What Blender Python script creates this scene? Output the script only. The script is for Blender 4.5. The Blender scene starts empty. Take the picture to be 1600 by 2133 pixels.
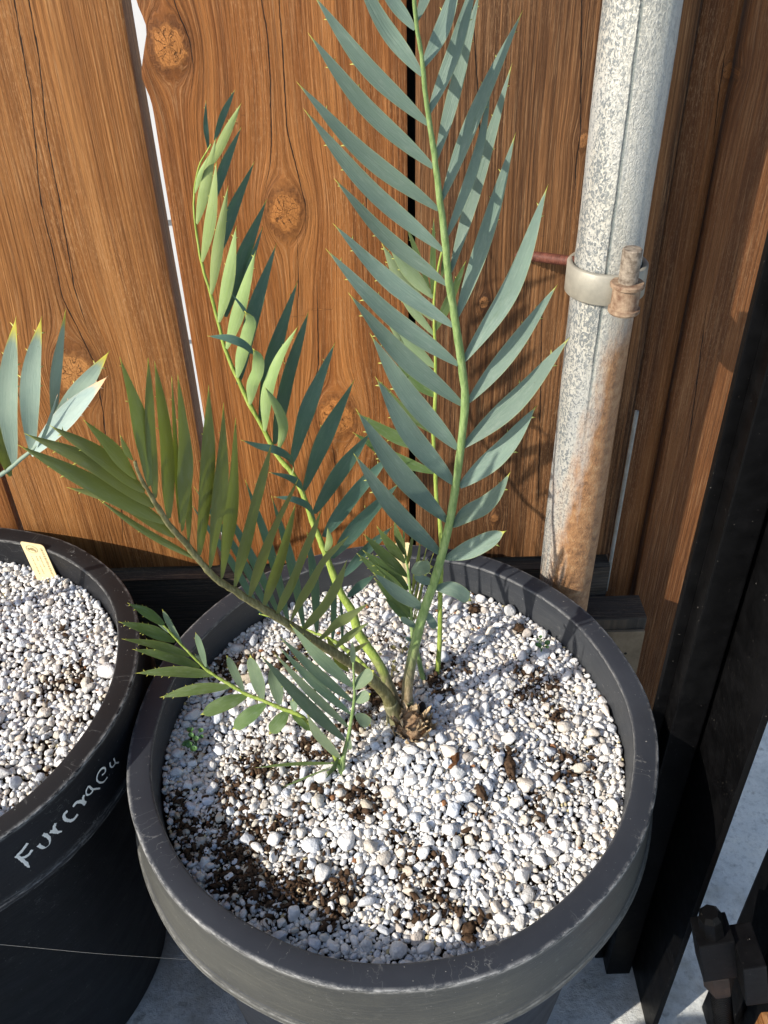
import bpy, math, random
import numpy as np
random.seed(7); RNG = np.random.default_rng(11)
SC = bpy.context.scene; COL = SC.collection
# ------------------------------------------------------------------ camera
W0, H0, FOC = 1600.0, 2133.0, 1850.0
PITCH, ROLL, CAMZ = 0.646, -0.028, 1.0
FWD = np.array([0, math.cos(PITCH), -math.sin(PITCH)])
_r = np.array([1.0, 0, 0]); _u = np.cross(_r, FWD)
RGT = math.cos(ROLL)*_r + math.sin(ROLL)*_u
UPV = -math.sin(ROLL)*_r + math.cos(ROLL)*_u
CAM = np.array([0, 0, CAMZ])
cd = bpy.data.cameras.new("camera"); cam = bpy.data.objects.new("camera", cd); COL.objects.link(cam)
from mathutils import Matrix, Vector
m = Matrix.Identity(4)
for i in range(3):
    m[i][0] = RGT[i]; m[i][1] = UPV[i]; m[i][2] = -FWD[i]; m[i][3] = CAM[i]
cam.matrix_world = m
cd.sensor_fit = 'VERTICAL'; cd.sensor_height = 36; cd.lens = 36*FOC/H0
cd.clip_start = 0.02; cd.clip_end = 500
SC.camera = cam
# ------------------------------------------------------------------ light
SUN_EL, SUN_AZ = math.radians(31), math.radians(57)     # azimuth: to the left of the camera's back
SD = np.array([-math.sin(SUN_AZ)*math.cos(SUN_EL), -math.cos(SUN_AZ)*math.cos(SUN_EL), math.sin(SUN_EL)])
w = bpy.data.worlds.new("World"); SC.world = w; w.use_nodes = True
nt = w.node_tree; bg = nt.nodes['Background']
sky = nt.nodes.new('ShaderNodeTexSky'); sky.sky_type = 'NISHITA'; sky.sun_disc = False
sky.sun_elevation = SUN_EL; sky.sun_rotation = math.pi + SUN_AZ
nt.links.new(sky.outputs[0], bg.inputs[0]); bg.inputs[1].default_value = 0.15
sl = bpy.data.lights.new("sun", 'SUN'); sl.energy = 4.2; sl.angle = math.radians(0.55); sl.color = (1, 0.92, 0.80)
so = bpy.data.objects.new("sun", sl); COL.objects.link(so)
so.rotation_euler = Vector(SD).to_track_quat('Z', 'Y').to_euler()
SC.view_settings.view_transform = 'Standard'; SC.view_settings.look = 'None'
SC.view_settings.exposure = 0.62; SC.view_settings.gamma = 1

# ------------------------------------------------------------------ helpers
def ray(px, py):
    return FWD + (px-W0/2)/FOC*RGT - (py-H0/2)/FOC*UPV
def PY(px, py, y):
    d = ray(px, py); return CAM + d*(y/d[1])
def PZ(px, py, z):
    d = ray(px, py); return CAM + d*((z-CAMZ)/d[2])
def depth(p):
    return float((np.asarray(p)-CAM) @ FWD)
def tag(o, label=None, cat=None, group=None, kind=None):
    for k, v in (('label', label), ('category', cat), ('group', group), ('kind', kind)):
        if v: o[k] = v
    return o
def mesh_obj(name, V, F, mat, parent=None, smooth=True, attrs=None):
    V = np.asarray(V, dtype=np.float32).reshape(-1, 3)
    me = bpy.data.meshes.new(name)
    if isinstance(F, np.ndarray):
        nf, k = F.shape
        me.vertices.add(len(V)); me.vertices.foreach_set('co', V.ravel())
        me.loops.add(nf*k); me.loops.foreach_set('vertex_index', F.astype(np.int32).ravel())
        me.polygons.add(nf); me.polygons.foreach_set('loop_start', np.arange(0, nf*k, k, dtype=np.int32))
        me.update(calc_edges=True)
    else:
        me.from_pydata(V.tolist(), [], F); me.update()
    me.polygons.foreach_set('use_smooth', np.full(len(me.polygons), bool(smooth)))
    if attrs:
        for an, (ty, data) in attrs.items():
            a = me.attributes.new(an, ty, 'POINT')
            a.data.foreach_set('color' if ty == 'FLOAT_COLOR' else ('vector' if ty == 'FLOAT_VECTOR' else 'value'), np.asarray(data, dtype=np.float32).ravel())
    if mat: me.materials.append(mat)
    o = bpy.data.objects.new(name, me); COL.objects.link(o)
    if parent: o.parent = parent
    return o
def empty(name, loc=(0, 0, 0)):
    o = bpy.data.objects.new(name, None); COL.objects.link(o); o.location = loc; o.empty_display_size = 0.02
    return o
def put(o, parent):
    """parent keeping world position (parent is an unrotated empty)"""
    o.parent = parent; o.matrix_parent_inverse = Matrix.Translation(-Vector(parent.location)) ; return o
class Acc:
    def __init__(s): s.V = []; s.F = []; s.n = 0
    def add(s, V, F):
        V = np.asarray(V, float).reshape(-1, 3); s.V.append(V); s.F += [tuple(i+s.n for i in f) for f in F]; s.n += len(V); return s
    def verts(s): return np.concatenate(s.V)
def box(x0, x1, y0, y1, z0, z1, b=0.0):
    if b <= 0:
        V = [(x, y, z) for z in (z0, z1) for y in (y0, y1) for x in (x0, x1)]
        return V, [(0, 2, 3, 1), (4, 5, 7, 6), (0, 1, 5, 4), (2, 6, 7, 3), (0, 4, 6, 2), (1, 3, 7, 5)]
    import bmesh
    V, F = box(x0, x1, y0, y1, z0, z1)
    bm = bmesh.new(); vs = [bm.verts.new(v) for v in V]
    for f in F: bm.faces.new([vs[i] for i in f])
    bmesh.ops.bevel(bm, geom=bm.edges[:], offset=b, segments=2, profile=0.7, affect='EDGES')
    bm.verts.index_update()
    r = [tuple(v.co) for v in bm.verts], [tuple(v.index for v in f.verts) for f in bm.faces]
    bm.free(); return r
def catmull(P, n):
    P = np.asarray(P, float)
    if len(P) == 2: return P[0]+(P[1]-P[0])*np.linspace(0, 1, n)[:, None]
    d = np.r_[0, np.cumsum(np.linalg.norm(np.diff(P[:, :3], axis=0), axis=1))]; d = d/max(d[-1], 1e-9)
    s = np.linspace(0, 1, n); out = np.zeros((n, P.shape[1]))
    T = np.gradient(P, d, axis=0)
    idx = np.clip(np.searchsorted(d, s, side='right')-1, 0, len(P)-2)
    h = d[idx+1]-d[idx]; t = (s-d[idx])/h; t = t[:, None]; h = h[:, None]
    return ((2*t**3-3*t**2+1)*P[idx]+(t**3-2*t**2+t)*h*T[idx]+(-2*t**3+3*t**2)*P[idx+1]+(t**3-t**2)*h*T[idx+1])
def tube(P, R, seg=10, cap=True):
    P = np.asarray(P, float); R = np.broadcast_to(R, (len(P),)).astype(float)
    T = np.gradient(P, axis=0); T /= np.linalg.norm(T, axis=1)[:, None]+1e-12
    a = np.array([0, 0, 1.0]) if abs(T[0][2]) < .9 else np.array([1.0, 0, 0])
    V = []
    for i in range(len(P)):
        a = a-T[i]*(a@T[i]); a /= np.linalg.norm(a); b = np.cross(T[i], a)
        for k in range(seg):
            th = 2*math.pi*k/seg; V.append(P[i]+R[i]*(math.cos(th)*a+math.sin(th)*b))
    F = [(i*seg+k, i*seg+(k+1) % seg, (i+1)*seg+(k+1) % seg, (i+1)*seg+k) for i in range(len(P)-1) for k in range(seg)]
    if cap:
        F.append(tuple(range(seg))[::-1]); F.append(tuple(range((len(P)-1)*seg, len(P)*seg)))
    return V, F
def vnoise(P, scale, seed=0):
    """cheap smooth value noise in 3-D for shapes"""
    P = np.asarray(P, float)*scale+seed*17.31
    i = np.floor(P).astype(np.int64); f = P-i; f = f*f*(3-2*f); out = 0
    for dx in (0, 1):
        for dy in (0, 1):
            for dz in (0, 1):
                h = ((i[:, 0]+dx)*374761393+(i[:, 1]+dy)*668265263+(i[:, 2]+dz)*2147483647+seed*974711) & 0xffffffff
                h = (h ^ (h >> 13))*1274126177 & 0xffffffff; v = ((h ^ (h >> 16)) & 0xffff)/65535.0
                out = out+v*(f[:, 0] if dx else 1-f[:, 0])*(f[:, 1] if dy else 1-f[:, 1])*(f[:, 2] if dz else 1-f[:, 2])
    return out
# ------------------------------------------------------------------ node helpers
class M:
    def __init__(s, name, rough=.5, spec=.3):
        s.m = bpy.data.materials.new(name); s.m.use_nodes = True; s.t = s.m.node_tree
        s.b = s.t.nodes['Principled BSDF']; s.b.inputs['Roughness'].default_value = rough
        s.b.inputs['Specular IOR Level'].default_value = spec
    def link(s, a, b): s.t.links.new(a, b)
    def setin(s, n, k, v):
        i = n.inputs[k]
        if hasattr(v, 'is_linked') or isinstance(v, bpy.types.NodeSocket): s.link(v, i)
        else:
            if isinstance(v, (tuple, list)) and len(v) == 3 and i.type == 'RGBA': v = (*v, 1)
            i.default_value = v
    def node(s, ty, ins=None, **props):
        n = s.t.nodes.new('ShaderNode'+ty)
        for k, v in props.items(): setattr(n, k, v)
        for k, v in (ins or {}).items(): s.setin(n, k, v)
        return n
    def attr(s, name, out='Vector'): return s.node('Attribute', attribute_name=name).outputs[out]
    def obj(s): return s.node('TexCoord').outputs['Object']
    def geo(s): return s.node('NewGeometry').outputs['Position']
    def scale(s, vec, sc, loc=(0, 0, 0)): return s.node('Mapping', {'Vector': vec, 'Scale': sc, 'Location': loc}).outputs[0]
    def noise(s, vec, sc=1, det=4, rough=.6, dist=0.0, out=0):
        return s.node('TexNoise', {'Vector': vec, 'Scale': sc, 'Detail': det, 'Roughness': rough, 'Distortion': dist}).outputs[out]
    def voro(s, vec, sc=1, feature='F1', out=0): return s.node('TexVoronoi', {'Vector': vec, 'Scale': sc}, feature=feature).outputs[out]
    def math(s, op, a, b=0.0, c=0.0, clamp=False):
        n = s.node('Math', operation=op, use_clamp=clamp); s.setin(n, 0, a); s.setin(n, 1, b)
        if op in ('MULTIPLY_ADD', 'SMOOTH_MIN'): s.setin(n, 2, c)
        return n.outputs[0]
    def rng(s, v, a, b, c=0.0, d=1.0, smooth=False):
        n = s.node('MapRange', {'Value': v, 'From Min': a, 'From Max': b, 'To Min': c, 'To Max': d}, clamp=True)
        if smooth: n.interpolation_type = 'SMOOTHSTEP'
        return n.outputs[0]
    def ramp(s, v, stops):
        n = s.node('ValToRGB', {0: v}); r = n.color_ramp
        while len(r.elements) < len(stops): r.elements.new(.5)
        for e, (p, c) in zip(r.elements, stops): e.position = p; e.color = (*c, 1)
        return n.outputs[0]
    def mix(s, f, a, b, mode='MIX'):
        n = s.node('Mix', data_type='RGBA', blend_type=mode); n.clamp_factor = True
        s.setin(n, 0, f); s.setin(n, 6, a); s.setin(n, 7, b); return n.outputs[2]
    def sep(s, v): return s.node('SeparateXYZ', {0: v}).outputs
    def comb(s, x=0.0, y=0.0, z=0.0): return s.node('CombineXYZ', {0: x, 1: y, 2: z}).outputs[0]
    def bump(s, h, dist, strength=1.0, prev=None):
        n = s.node('Bump', {'Height': h, 'Distance': dist, 'Strength': strength})
        if prev is not None: s.link(prev, n.inputs['Normal'])
        return n.outputs[0]
    def out(s, color=None, rough=None, normal=None, metal=None):
        if color is not None: s.setin(s.b, 'Base Color', color)
        if rough is not None: s.setin(s.b, 'Roughness', rough)
        if normal is not None: s.link(normal, s.b.inputs['Normal'])
        if metal is not None: s.setin(s.b, 'Metallic', metal)
        return s.m

# ------------------------------------------------------------------ materials
def wood_mat(name, dark, mid, light, contrast=1.0, stain=.5, streak=.35):
    k = M(name, .66, .22)
    g = k.attr('gc'); kn = k.attr('kn'); gx, gy, gz = k.sep(g); cks = [q for nm in ('cka', 'ckb', 'ckc') for q in k.sep(k.attr(nm))]
    base = k.noise(k.scale(g, (30, .8, 1)), 1, 5, .62, .0)
    col = k.ramp(k.rng(base, .5-.27/contrast, .5+.27/contrast), [(0, dark), (.5, mid), (1, light)])
    # growth rings : thin latewood lines that wander with the grain
    wob = k.noise(k.scale(g, (10, .7, 1)), 1, 2, .5)
    ph = k.math('ADD', k.math('MULTIPLY', gx, 1500.0), k.math('MULTIPLY', wob, 75.0))
    ring = k.rng(k.math('SINE', ph), .0, 1.0)
    ringm = k.math('MULTIPLY', ring, k.rng(k.noise(k.scale(g, (12, 1.0, 1), (3, 1, 0)), 1, 3), .35, .68, .10, streak))
    col = k.mix(ringm, col, k.mix(.7, col, dark))
    # fine fibres in three sizes
    f1 = k.noise(k.scale(g, (330, 3.5, 1)), 1, 6, .75); f2 = k.noise(k.scale(g, (800, 16, 1)), 1, 4, .75)
    col = k.mix(k.rng(f1, .51, .70, 0, .62), col, light)
    col = k.mix(k.rng(f1, .49, .32, 0, .85), col, k.mix(.8, col, dark))
    col = k.mix(k.rng(f2, .52, .74, 0, .55), col, k.mix(.5, light, (.60, .40, .22)))
    col = k.mix(k.rng(f2, .48, .28, 0, .70), col, k.mix(.7, col, (.03, .014, .006)))
    # rough sawn fuzz : short bright flecks in patches
    fz = k.noise(k.scale(g, (1100, 170, 1)), 1, 3, .8); fp = k.rng(k.noise(k.scale(g, (16, 4, 1), (8, 2, 1)), 1, 3), .42, .66)
    col = k.mix(k.math('MULTIPLY', k.rng(fz, .52, .66), k.math('MULTIPLY', fp, .42)), col, k.mix(.35, light, (.72, .55, .36)))
    # weather stains
    st = k.noise(k.scale(g, (15, 1.7, 1), (5, 0, 2)), 1, 6, .65, .2)
    col = k.mix(k.rng(st, .50, .74, 0, stain), col, k.mix(.2, dark, (.028, .017, .011)))
    # fine black checks
    ch = k.noise(k.scale(g, (230, 2.6, 1), (2, 7, 0)), 1, 2, .5)
    chk = k.math('MULTIPLY', k.rng(ch, .735, .77), .8)
    col = k.mix(chk, col, (.014, .008, .005))
    # knots
    kx, ky, kz = k.sep(kn)
    wv = k.noise(k.comb(kx, ky, kz), 1.3, 4, .6); wv2 = k.noise(k.comb(kx, ky, k.math('ADD', kz, 7.0)), 5.0, 3, .6)
    rho = k.node('VectorMath', {0: k.comb(kx, ky, 0)}, operation='LENGTH').outputs['Value']
    rho2 = k.math('ADD', k.math('ADD', rho, k.math('MULTIPLY', k.math('SUBTRACT', wv, .5), 1.15)), k.math('MULTIPLY', k.math('SUBTRACT', wv2, .5), .16))
    kring = k.rng(k.math('SINE', k.math('MULTIPLY', rho2, 34.0)), -.3, 1, 0, .6)
    kcol = k.mix(kring, k.mix(.85, mid, light), k.mix(.2, mid, dark))
    kcol = k.mix(k.rng(k.noise(k.comb(kx, ky, 5), 4, 5, .7), .42, .72, 0, .8), kcol, k.mix(.55, kcol, dark))
    kcol = k.mix(k.rng(k.noise(k.comb(kx, ky, 9), 14, 3, .7), .55, .75, 0, .6), kcol, light)
    ang = k.node('Math', {0: ky, 1: kx}, operation='ARCTAN2').outputs[0]
    rad = k.noise(k.comb(k.math('ADD', ang, k.math('MULTIPLY', wv2, .7)), k.math('MULTIPLY', rho, .3), kz), 1.9, 1, .5)
    rc = k.math('MULTIPLY', k.rng(k.math('ABSOLUTE', k.math('SUBTRACT', rad, .5)), .020, .004), k.math('MULTIPLY', k.rng(rho, .95, .7), k.rng(rho, .02, .12)))
    kcol = k.mix(k.math('MULTIPLY', rc, .65), kcol, (.02, .010, .006))
    kmask = k.rng(rho2, 1.28, .85, smooth=True)
    col = k.mix(kmask, col, kcol)
    halo = k.math('MULTIPLY', k.rng(rho2, .85, 1.1), k.rng(rho2, 1.9, 1.15))
    col = k.mix(k.math('MULTIPLY', halo, k.rng(wv2, .3, .7, .2, .75)), col, k.mix(.25, dark, (.03, .015, .008)))
    # drying cracks that follow the grain
    jw = k.math('MULTIPLY', k.math('SUBTRACT', k.noise(k.scale(g, (0, 45, 0)), 1, 3, .7), .5), .0022)
    jw = k.math('MULTIPLY', jw, 1500.0); thin = k.rng(k.noise(k.scale(g, (0, 70, 0), (0, 3, 1)), 1, 2), .3, .7, 2.2, .8)
    cr = None
    for q in cks:
        d_ = k.math('ABSOLUTE', k.math('ADD', q, jw)); cr = d_ if cr is None else k.math('MINIMUM', cr, d_)
    cr = k.math('MULTIPLY', cr, thin)
    cr = k.rng(cr, 1.25, .6)
    col = k.mix(k.math('MULTIPLY', cr, .96), col, (.008, .005, .004))
    h = k.math('ADD', k.math('MULTIPLY', f2, .7), k.math('MULTIPLY', ring, -.2))
    h = k.math('ADD', h, k.math('ADD', k.math('MULTIPLY', cr, -2.6), k.math('MULTIPLY', rc, -1.0)))
    h = k.math('ADD', h, k.math('ADD', k.math('MULTIPLY', fz, .55), k.math('MULTIPLY', f1, 1.2)))
    h = k.math('ADD', h, k.math('MULTIPLY', chk, -.9))
    return k.out(col, None, k.bump(h, .0011, .9))
MW1 = wood_mat('cedar_pale', (.080, .027, .007), (.240, .094, .024), (.44, .205, .066), 1.0, .42, .45)
MW2 = wood_mat('cedar_orange', (.064, .020, .005), (.218, .076, .017), (.41, .170, .048), 1.05, .34, .5)
MW3 = wood_mat('cedar_streaky', (.026, .011, .005), (.098, .042, .015), (.32, .148, .056), 1.35, .5, .95)
MW4 = wood_mat('cedar_brown', (.050, .018, .006), (.135, .050, .015), (.26, .110, .036), .9, .35, .7)
MWK = wood_mat('weathered_board', (.030, .026, .023), (.066, .058, .050), (.125, .112, .098), 1.0, .4, .8)

def plastic(name, base, dust, damt=.5):
    k = M(name, .5, .35); p = k.obj(); at, du, _ = k.sep(k.attr('edge'))
    n1 = k.noise(k.scale(p, (9, 9, 26)), 1, 6, .7); x, y, z = k.sep(p)
    ang = k.node('Math', {0: y, 1: x}, operation='ARCTAN2').outputs[0]
    st = k.noise(k.comb(k.math('MULTIPLY', ang, 3.5), k.math('MULTIPLY', z, 420.0), 0), 1, 4, .7)
    fine = k.noise(p, 900, 3, .7)
    d = k.math('MULTIPLY', k.rng(n1, .25, .8, .35, .75), damt)
    d = k.math('ADD', d, k.rng(st, .48, .8, 0, .30))
    d = k.math('ADD', d, k.rng(k.noise(p, 140, 4, .7), .58, .8, 0, .25))
    c = k.mix(k.math('MULTIPLY', d, du), base, k.mix(k.rng(du, .35, .8), (dust[0]*.75, dust[1]*.83, dust[2]*1.15), dust))  # thin dust goes bluish: sky reflection on the lip put into the colour
    wear = k.math('MULTIPLY', at, k.rng(k.noise(k.comb(k.math('MULTIPLY', ang, 9.0), k.math('MULTIPLY', z, 300.0), n1), 3.0, 5, .75), .42, .62))
    c = k.mix(k.math('MULTIPLY', wear, .8), c, (.36, .36, .35))
    sp = k.rng(k.noise(p, 520, 2, .5), .735, .76)
    c = k.mix(k.math('MULTIPLY', sp, .6), c, (.42, .41, .38))
    scr = k.noise(k.comb(k.math('MULTIPLY', ang, 9.0), k.math('MULTIPLY', z, 60.0), k.math('MULTIPLY', n1, 3.0)), 1, 2)
    sc2 = k.math('MULTIPLY', k.rng(k.math('ABSOLUTE', k.math('SUBTRACT', scr, .5)), .006, .001), k.rng(k.noise(p, 30, 2), .5, .6))
    c = k.mix(k.math('MULTIPLY', sc2, .3), c, (.25, .25, .24))
    h = k.math('ADD', k.math('MULTIPLY', st, .6), k.math('MULTIPLY', fine, .15))
    h = k.math('ADD', h, k.math('MULTIPLY', wear, .5))
    return k.out(c, k.rng(n1, .3, .7, .42, .62), k.bump(h, .0006, .7))
MPOT = plastic('grey_black_plastic', (.015, .018, .025), (.105, .104, .088), .9)
MPOT2 = plastic('black_plastic', (.0045, .0045, .005), (.052, .054, .060), .6)

def black_paint():
    k = M('black_gloss_paint', .42, .12); p = k.geo()
    n = k.noise(p, 60, 5, .6)
    c = k.mix(k.rng(k.noise(p, 430, 2), .72, .76), k.mix(k.rng(n, .4, .8), (.0014, .0014, .0016), (.0035, .0035, .004)), (.12, .11, .10))
    return k.out(c, k.rng(n, .3, .8, .40, .6), k.bump(n, .0008, .4))
MBLK = black_paint()
def galv():
    k = M('galvanised_rusty_steel', .45, .5); p = k.obj(); x, y, z = k.sep(p)
    n = k.noise(k.scale(p, (520, 520, 330)), 1, 4, .65, .8)
    big = k.noise(k.scale(p, (22, 22, 5)), 1, 4, .6)
    spots = k.rng(k.math('ADD', n, k.math('MULTIPLY', k.math('SUBTRACT', big, .5), .45)), .485, .555)
    zinc = k.mix(k.rng(big, .35, .65), (.42, .43, .42), (.56, .54, .46))
    zinc = k.mix(k.rng(k.noise(k.scale(p, (120, 120, 9)), 1, 3), .5, .7, 0, .5), zinc, (.24, .27, .29))
    c = k.mix(k.math('MULTIPLY', spots, k.rng(k.math('ADD', k.math('MULTIPLY', x, -22.0), k.noise(k.scale(p, (30, 30, 7), (2, 2, 2)), 1, 3)), .35, .95, .22, .80)), zinc, (.10, .125, .145))
    seam = k.math('MULTIPLY', k.rng(k.math('ABSOLUTE', k.math('ADD', k.math('ADD', x, .0045), k.math('MULTIPLY', k.noise(k.comb(0, 0, z), 9, 2), .004))), .0016, .0004), k.rng(z, .55, .68))
    c = k.mix(k.math('MULTIPLY', seam, .7), c, (.10, .13, .13))
    rm = k.math('ADD', k.math('MULTIPLY', x, 36.0), k.math('MULTIPLY', k.math('SUBTRACT', .72, z), 3.9))
    rm = k.math('ADD', rm, k.math('MULTIPLY', k.math('SUBTRACT', k.noise(k.scale(p, (55, 55, 12)), 1, 5, .65), .5), 1.9))
    rm = k.math('MULTIPLY', k.rng(rm, .05, .75), k.rng(z, .73, .66))
    rust = k.ramp(k.noise(p, 130, 5, .65), [(.25, (.12, .052, .018)), (.5, (.32, .155, .058)), (.8, (.46, .30, .155))])
    c = k.mix(k.math('MULTIPLY', rm, .95), c, rust)
    h = k.math('ADD', n, k.math('MULTIPLY', seam, -1.0))
    return k.out(c, k.rng(n, .4, .7, .42, .72), k.bump(h, .0012, 1.0), k.math('MULTIPLY', k.rng(rm, 0, .6, 1, 0), .35))
MGAL = galv()
def simple(name, c1, c2, sc=80, rough=.5, spec=.3, bd=.0004, metal=0.0):
    k = M(name, rough, spec); n = k.noise(k.geo(), sc, 5, .65)
    return k.out(k.mix(k.rng(n, .35, .68), c1, c2), None, k.bump(n, bd, .8), metal)
MCLAMP = simple('weathered_clamp', (.24, .23, .195), (.36, .34, .28), 45, .5, .4, .0004, .2)
MRUST = simple('rusty_brown_steel', (.13, .070, .042), (.34, .25, .17), 150, .7, .3, .00015)
MPIN = simple('grey_brown_pin', (.10, .075, .055), (.34, .29, .23), 210, .6, .35, .0002)
MRUSTD = simple('dark_rusty_thread', (.07, .022, .014), (.17, .06, .04), 240, .6, .3)
MRUSTB = simple('black_rusty_nut', (.006, .005, .0045), (.028, .017, .012), 60, .55, .3)
MCREAM = simple('cream_plastic', (.78, .63, .34), (.83, .69, .40), 60, .5, .3, .00005)
MINK = simple('brown_print', (.30, .22, .10), (.40, .30, .15), 400, .6)
MWHITEINK = simple('white_paint_pen', (.84, .82, .76), (.92, .90, .85), 300, .5)
MSID = simple('white_siding_paint', (.56, .60, .64), (.62, .65, .68), 20, .5)
MSILK = simple('spider_silk', (.55, .50, .42), (.7, .65, .55), 300, .4)
MSEAM = simple('pale_seam_grey', (.20, .20, .18), (.32, .32, .29), 100, .4)
MBARK = simple('dry_brown_fibre', (.026, .016, .010), (.105, .064, .038), 330, .85, .1, .0010)
MCHIP = simple('orange_bark', (.09, .038, .015), (.30, .14, .06), 260, .85, .1, .0012)
MCORE = simple('brown_fibrous_base', (.10, .055, .030), (.38, .26, .155), 300, .8, .1, .0010)
MSCALE = simple('papery_tan_scale', (.24, .155, .08), (.60, .48, .31), 330, .7, .2, .0006)
MCHAR = simple('black_cut_stub', (.010, .008, .007), (.03, .02, .015), 200, .8)
MWEED = simple('weed_leaf_green', (.045, .12, .035), (.09, .18, .06), 90, .5, .3)
MWEEDO = simple('weed_leaf_olive', (.14, .15, .05), (.24, .20, .09), 90, .5, .3)
MPLATE = simple('dull_steel_plate', (.16, .115, .07), (.30, .23, .15), 35, .5, .4, .0004, .2)

def soil_mat():
    k = M('potting_mix', .95, .1); p = k.geo()
    n = k.noise(p, 160, 7, .75); n2 = k.noise(p, 700, 4, .7)
    c = k.ramp(n, [(.3, (.012, .008, .006)), (.52, (.038, .024, .016)), (.72, (.095, .062, .040))])
    c = k.mix(k.rng(n2, .66, .74), c, (.42, .36, .26))
    return k.out(c, None, k.bump(k.math('ADD', n, k.math('MULTIPLY', n2, .3)), .004, 1))
MSOIL = soil_mat()
def pumice():
    k = M('pumice', .85, .2); p = k.geo(); c = k.attr('pc', 'Color')
    n = k.noise(p, 330, 5, .7); v = k.voro(p, 620)
    c = k.mix(k.rng(n, .52, .75, 0, .35), c, k.mix(.5, c, (.36, .33, .29)))
    c = k.mix(k.math('MULTIPLY', k.rng(v, .20, .10), k.rng(k.noise(p, 250, 2), .50, .62, 0, .6)), c, (.20, .18, .16))
    return k.out(c, None, k.bump(k.math('ADD', n, k.math('MULTIPLY', v, .5)), .0009, .8))
MPUM = pumice()
def concrete():
    k = M('concrete', .85, .2); p = k.geo()
    n = k.noise(p, 9, 7, .7); n2 = k.noise(p, 130, 6, .75)
    c = k.ramp(n, [(.3, (.42, .45, .46)), (.5, (.66, .68, .67)), (.7, (.80, .79, .73))])
    c = k.mix(k.rng(n2, .50, .70, 0, .55), c, (.22, .23, .24))
    c = k.mix(k.rng(k.noise(p, 45, 3), .62, .70, 0, .4), c, (.12, .11, .09))
    v = k.node('TexVoronoi', {'Vector': k.node('VectorMath', {0: p, 1: k.noise(p, 6, 4, out=1)}, operation='ADD').outputs[0], 'Scale': 2.3}, feature='DISTANCE_TO_EDGE').outputs[0]
    crk = k.rng(v, .010, .003)
    c = k.mix(k.rng(k.noise(p, 5, 5, .7), .52, .62, 0, .5), c, (.30, .27, .20))
    return k.out(c, None, k.bump(n2, .003, .8))
MCON = concrete()

def leaf_mat(name, up, up2, un, un2, tr, tw=.35, rub=.0, tipc=(.55, .55, .10)):
    """up/up2 upper face colours, un/un2 underside, tr transmitted colour"""
    k = M(name, .55, .28); lc = k.attr('lc'); side, yel, rnd = k.sep(lc); lp = k.attr('lp')
    vein = k.noise(k.scale(lp, (2600, 22, 60)), 1, 3, .6); blot = k.noise(k.scale(lp, (140, 45, 90)), 1, 5, .65)
    p = k.geo(); spk = k.noise(p, 1500, 2, .5)
    u = k.mix(k.rng(blot, .35, .68), up, up2); n = k.mix(k.rng(blot, .35, .68), un, un2)
    if rub > 0:
        rb = k.math('MULTIPLY', k.rng(k.noise(k.scale(lp, (300, 40, 200), (4, 4, 4)), 1, 5, .7), .66-rub*.06, .78), .6)
        u = k.mix(rb, u, (.055, .095, .035))
    c = k.mix(k.rng(side, .4, .6), u, n)
    c = k.mix(k.rng(vein, .5, .75, 0, .12), c, k.mix(.5, c, (.02, .05, .02)))
    c = k.mix(k.rng(vein, .5, .28, 0, .08), c, (.42, .48, .33))
    c = k.mix(k.rng(spk, .70, .78, 0, .35), c, (.03, .04, .03))
    sc_ = k.rng(k.noise(k.scale(lp, (330, 150, 333), (1, 5, 3)), 1, 4, .7), .70, .76, 0, .55); c = k.mix(sc_, c, (.05, .055, .025))
    c = k.mix(k.rng(k.noise(k.scale(lp, (500, 120, 77), (7, 1, 2)), 1, 5, .75), .50, .72, 0, .20), c, (.45, .50, .42))
    hs = k.node('HueSaturation', {'Hue': k.rng(rnd, 0, 1, .488, .512), 'Saturation': 1.0, 'Value': k.rng(rnd, 0, 1, .86, 1.12), 'Color': c}).outputs[0]
    c = k.mix(k.rng(yel, .25, .8), hs, tipc)
    s = k.t; pr = k.b; k.out(c, k.rng(blot, .3, .7, .48, .62), k.bump(vein, .00035, .8))
    tl = k.node('BsdfTranslucent', {'Color': k.mix(k.rng(yel, .25, .8), tr, tipc)})
    mx = k.node('MixShader', {0: tw}); k.link(pr.outputs[0], mx.inputs[1]); k.link(tl.outputs[0], mx.inputs[2])
    k.link(mx.outputs[0], s.nodes['Material Output'].inputs['Surface'])
    return k.m
LM = leaf_mat('blue_green_leaflet', (.140, .200, .165), (.160, .228, .182), (.22, .32, .20), (.25, .36, .22), (.28, .42, .16), .25, .9)
LB = leaf_mat('glaucous_and_pale_leaflet', (.095, .185, .145), (.125, .220, .165), (.27, .37, .135), (.33, .43, .17), (.22, .38, .12), .28, .0)
LO = leaf_mat('olive_leaflet', (.19, .225, .080), (.23, .265, .10), (.20, .23, .085), (.25, .275, .105), (.42, .47, .13), .44, .0)
LS = leaf_mat('green_leaflet', (.085, .135, .040), (.115, .170, .055), (.20, .26, .13), (.23, .29, .15), (.28, .40, .10), .30, .0)
LU = leaf_mat('grey_green_leaflet', (.175, .245, .155), (.205, .275, .165), (.20, .27, .14), (.23, .30, .16), (.28, .40, .12), .28, .35)
LF = leaf_mat('powdery_blue_leaflet', (.27, .36, .29), (.33, .42, .33), (.30, .38, .30), (.34, .42, .33), (.30, .45, .22), .2, .0, (.70, .62, .10))
LFB = leaf_mat('scorched_leaflet', (.30, .40, .37), (.38, .47, .42), (.30, .38, .30), (.34, .42, .33), (.30, .45, .22), .2, .0, (.78, .50, .28))
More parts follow.
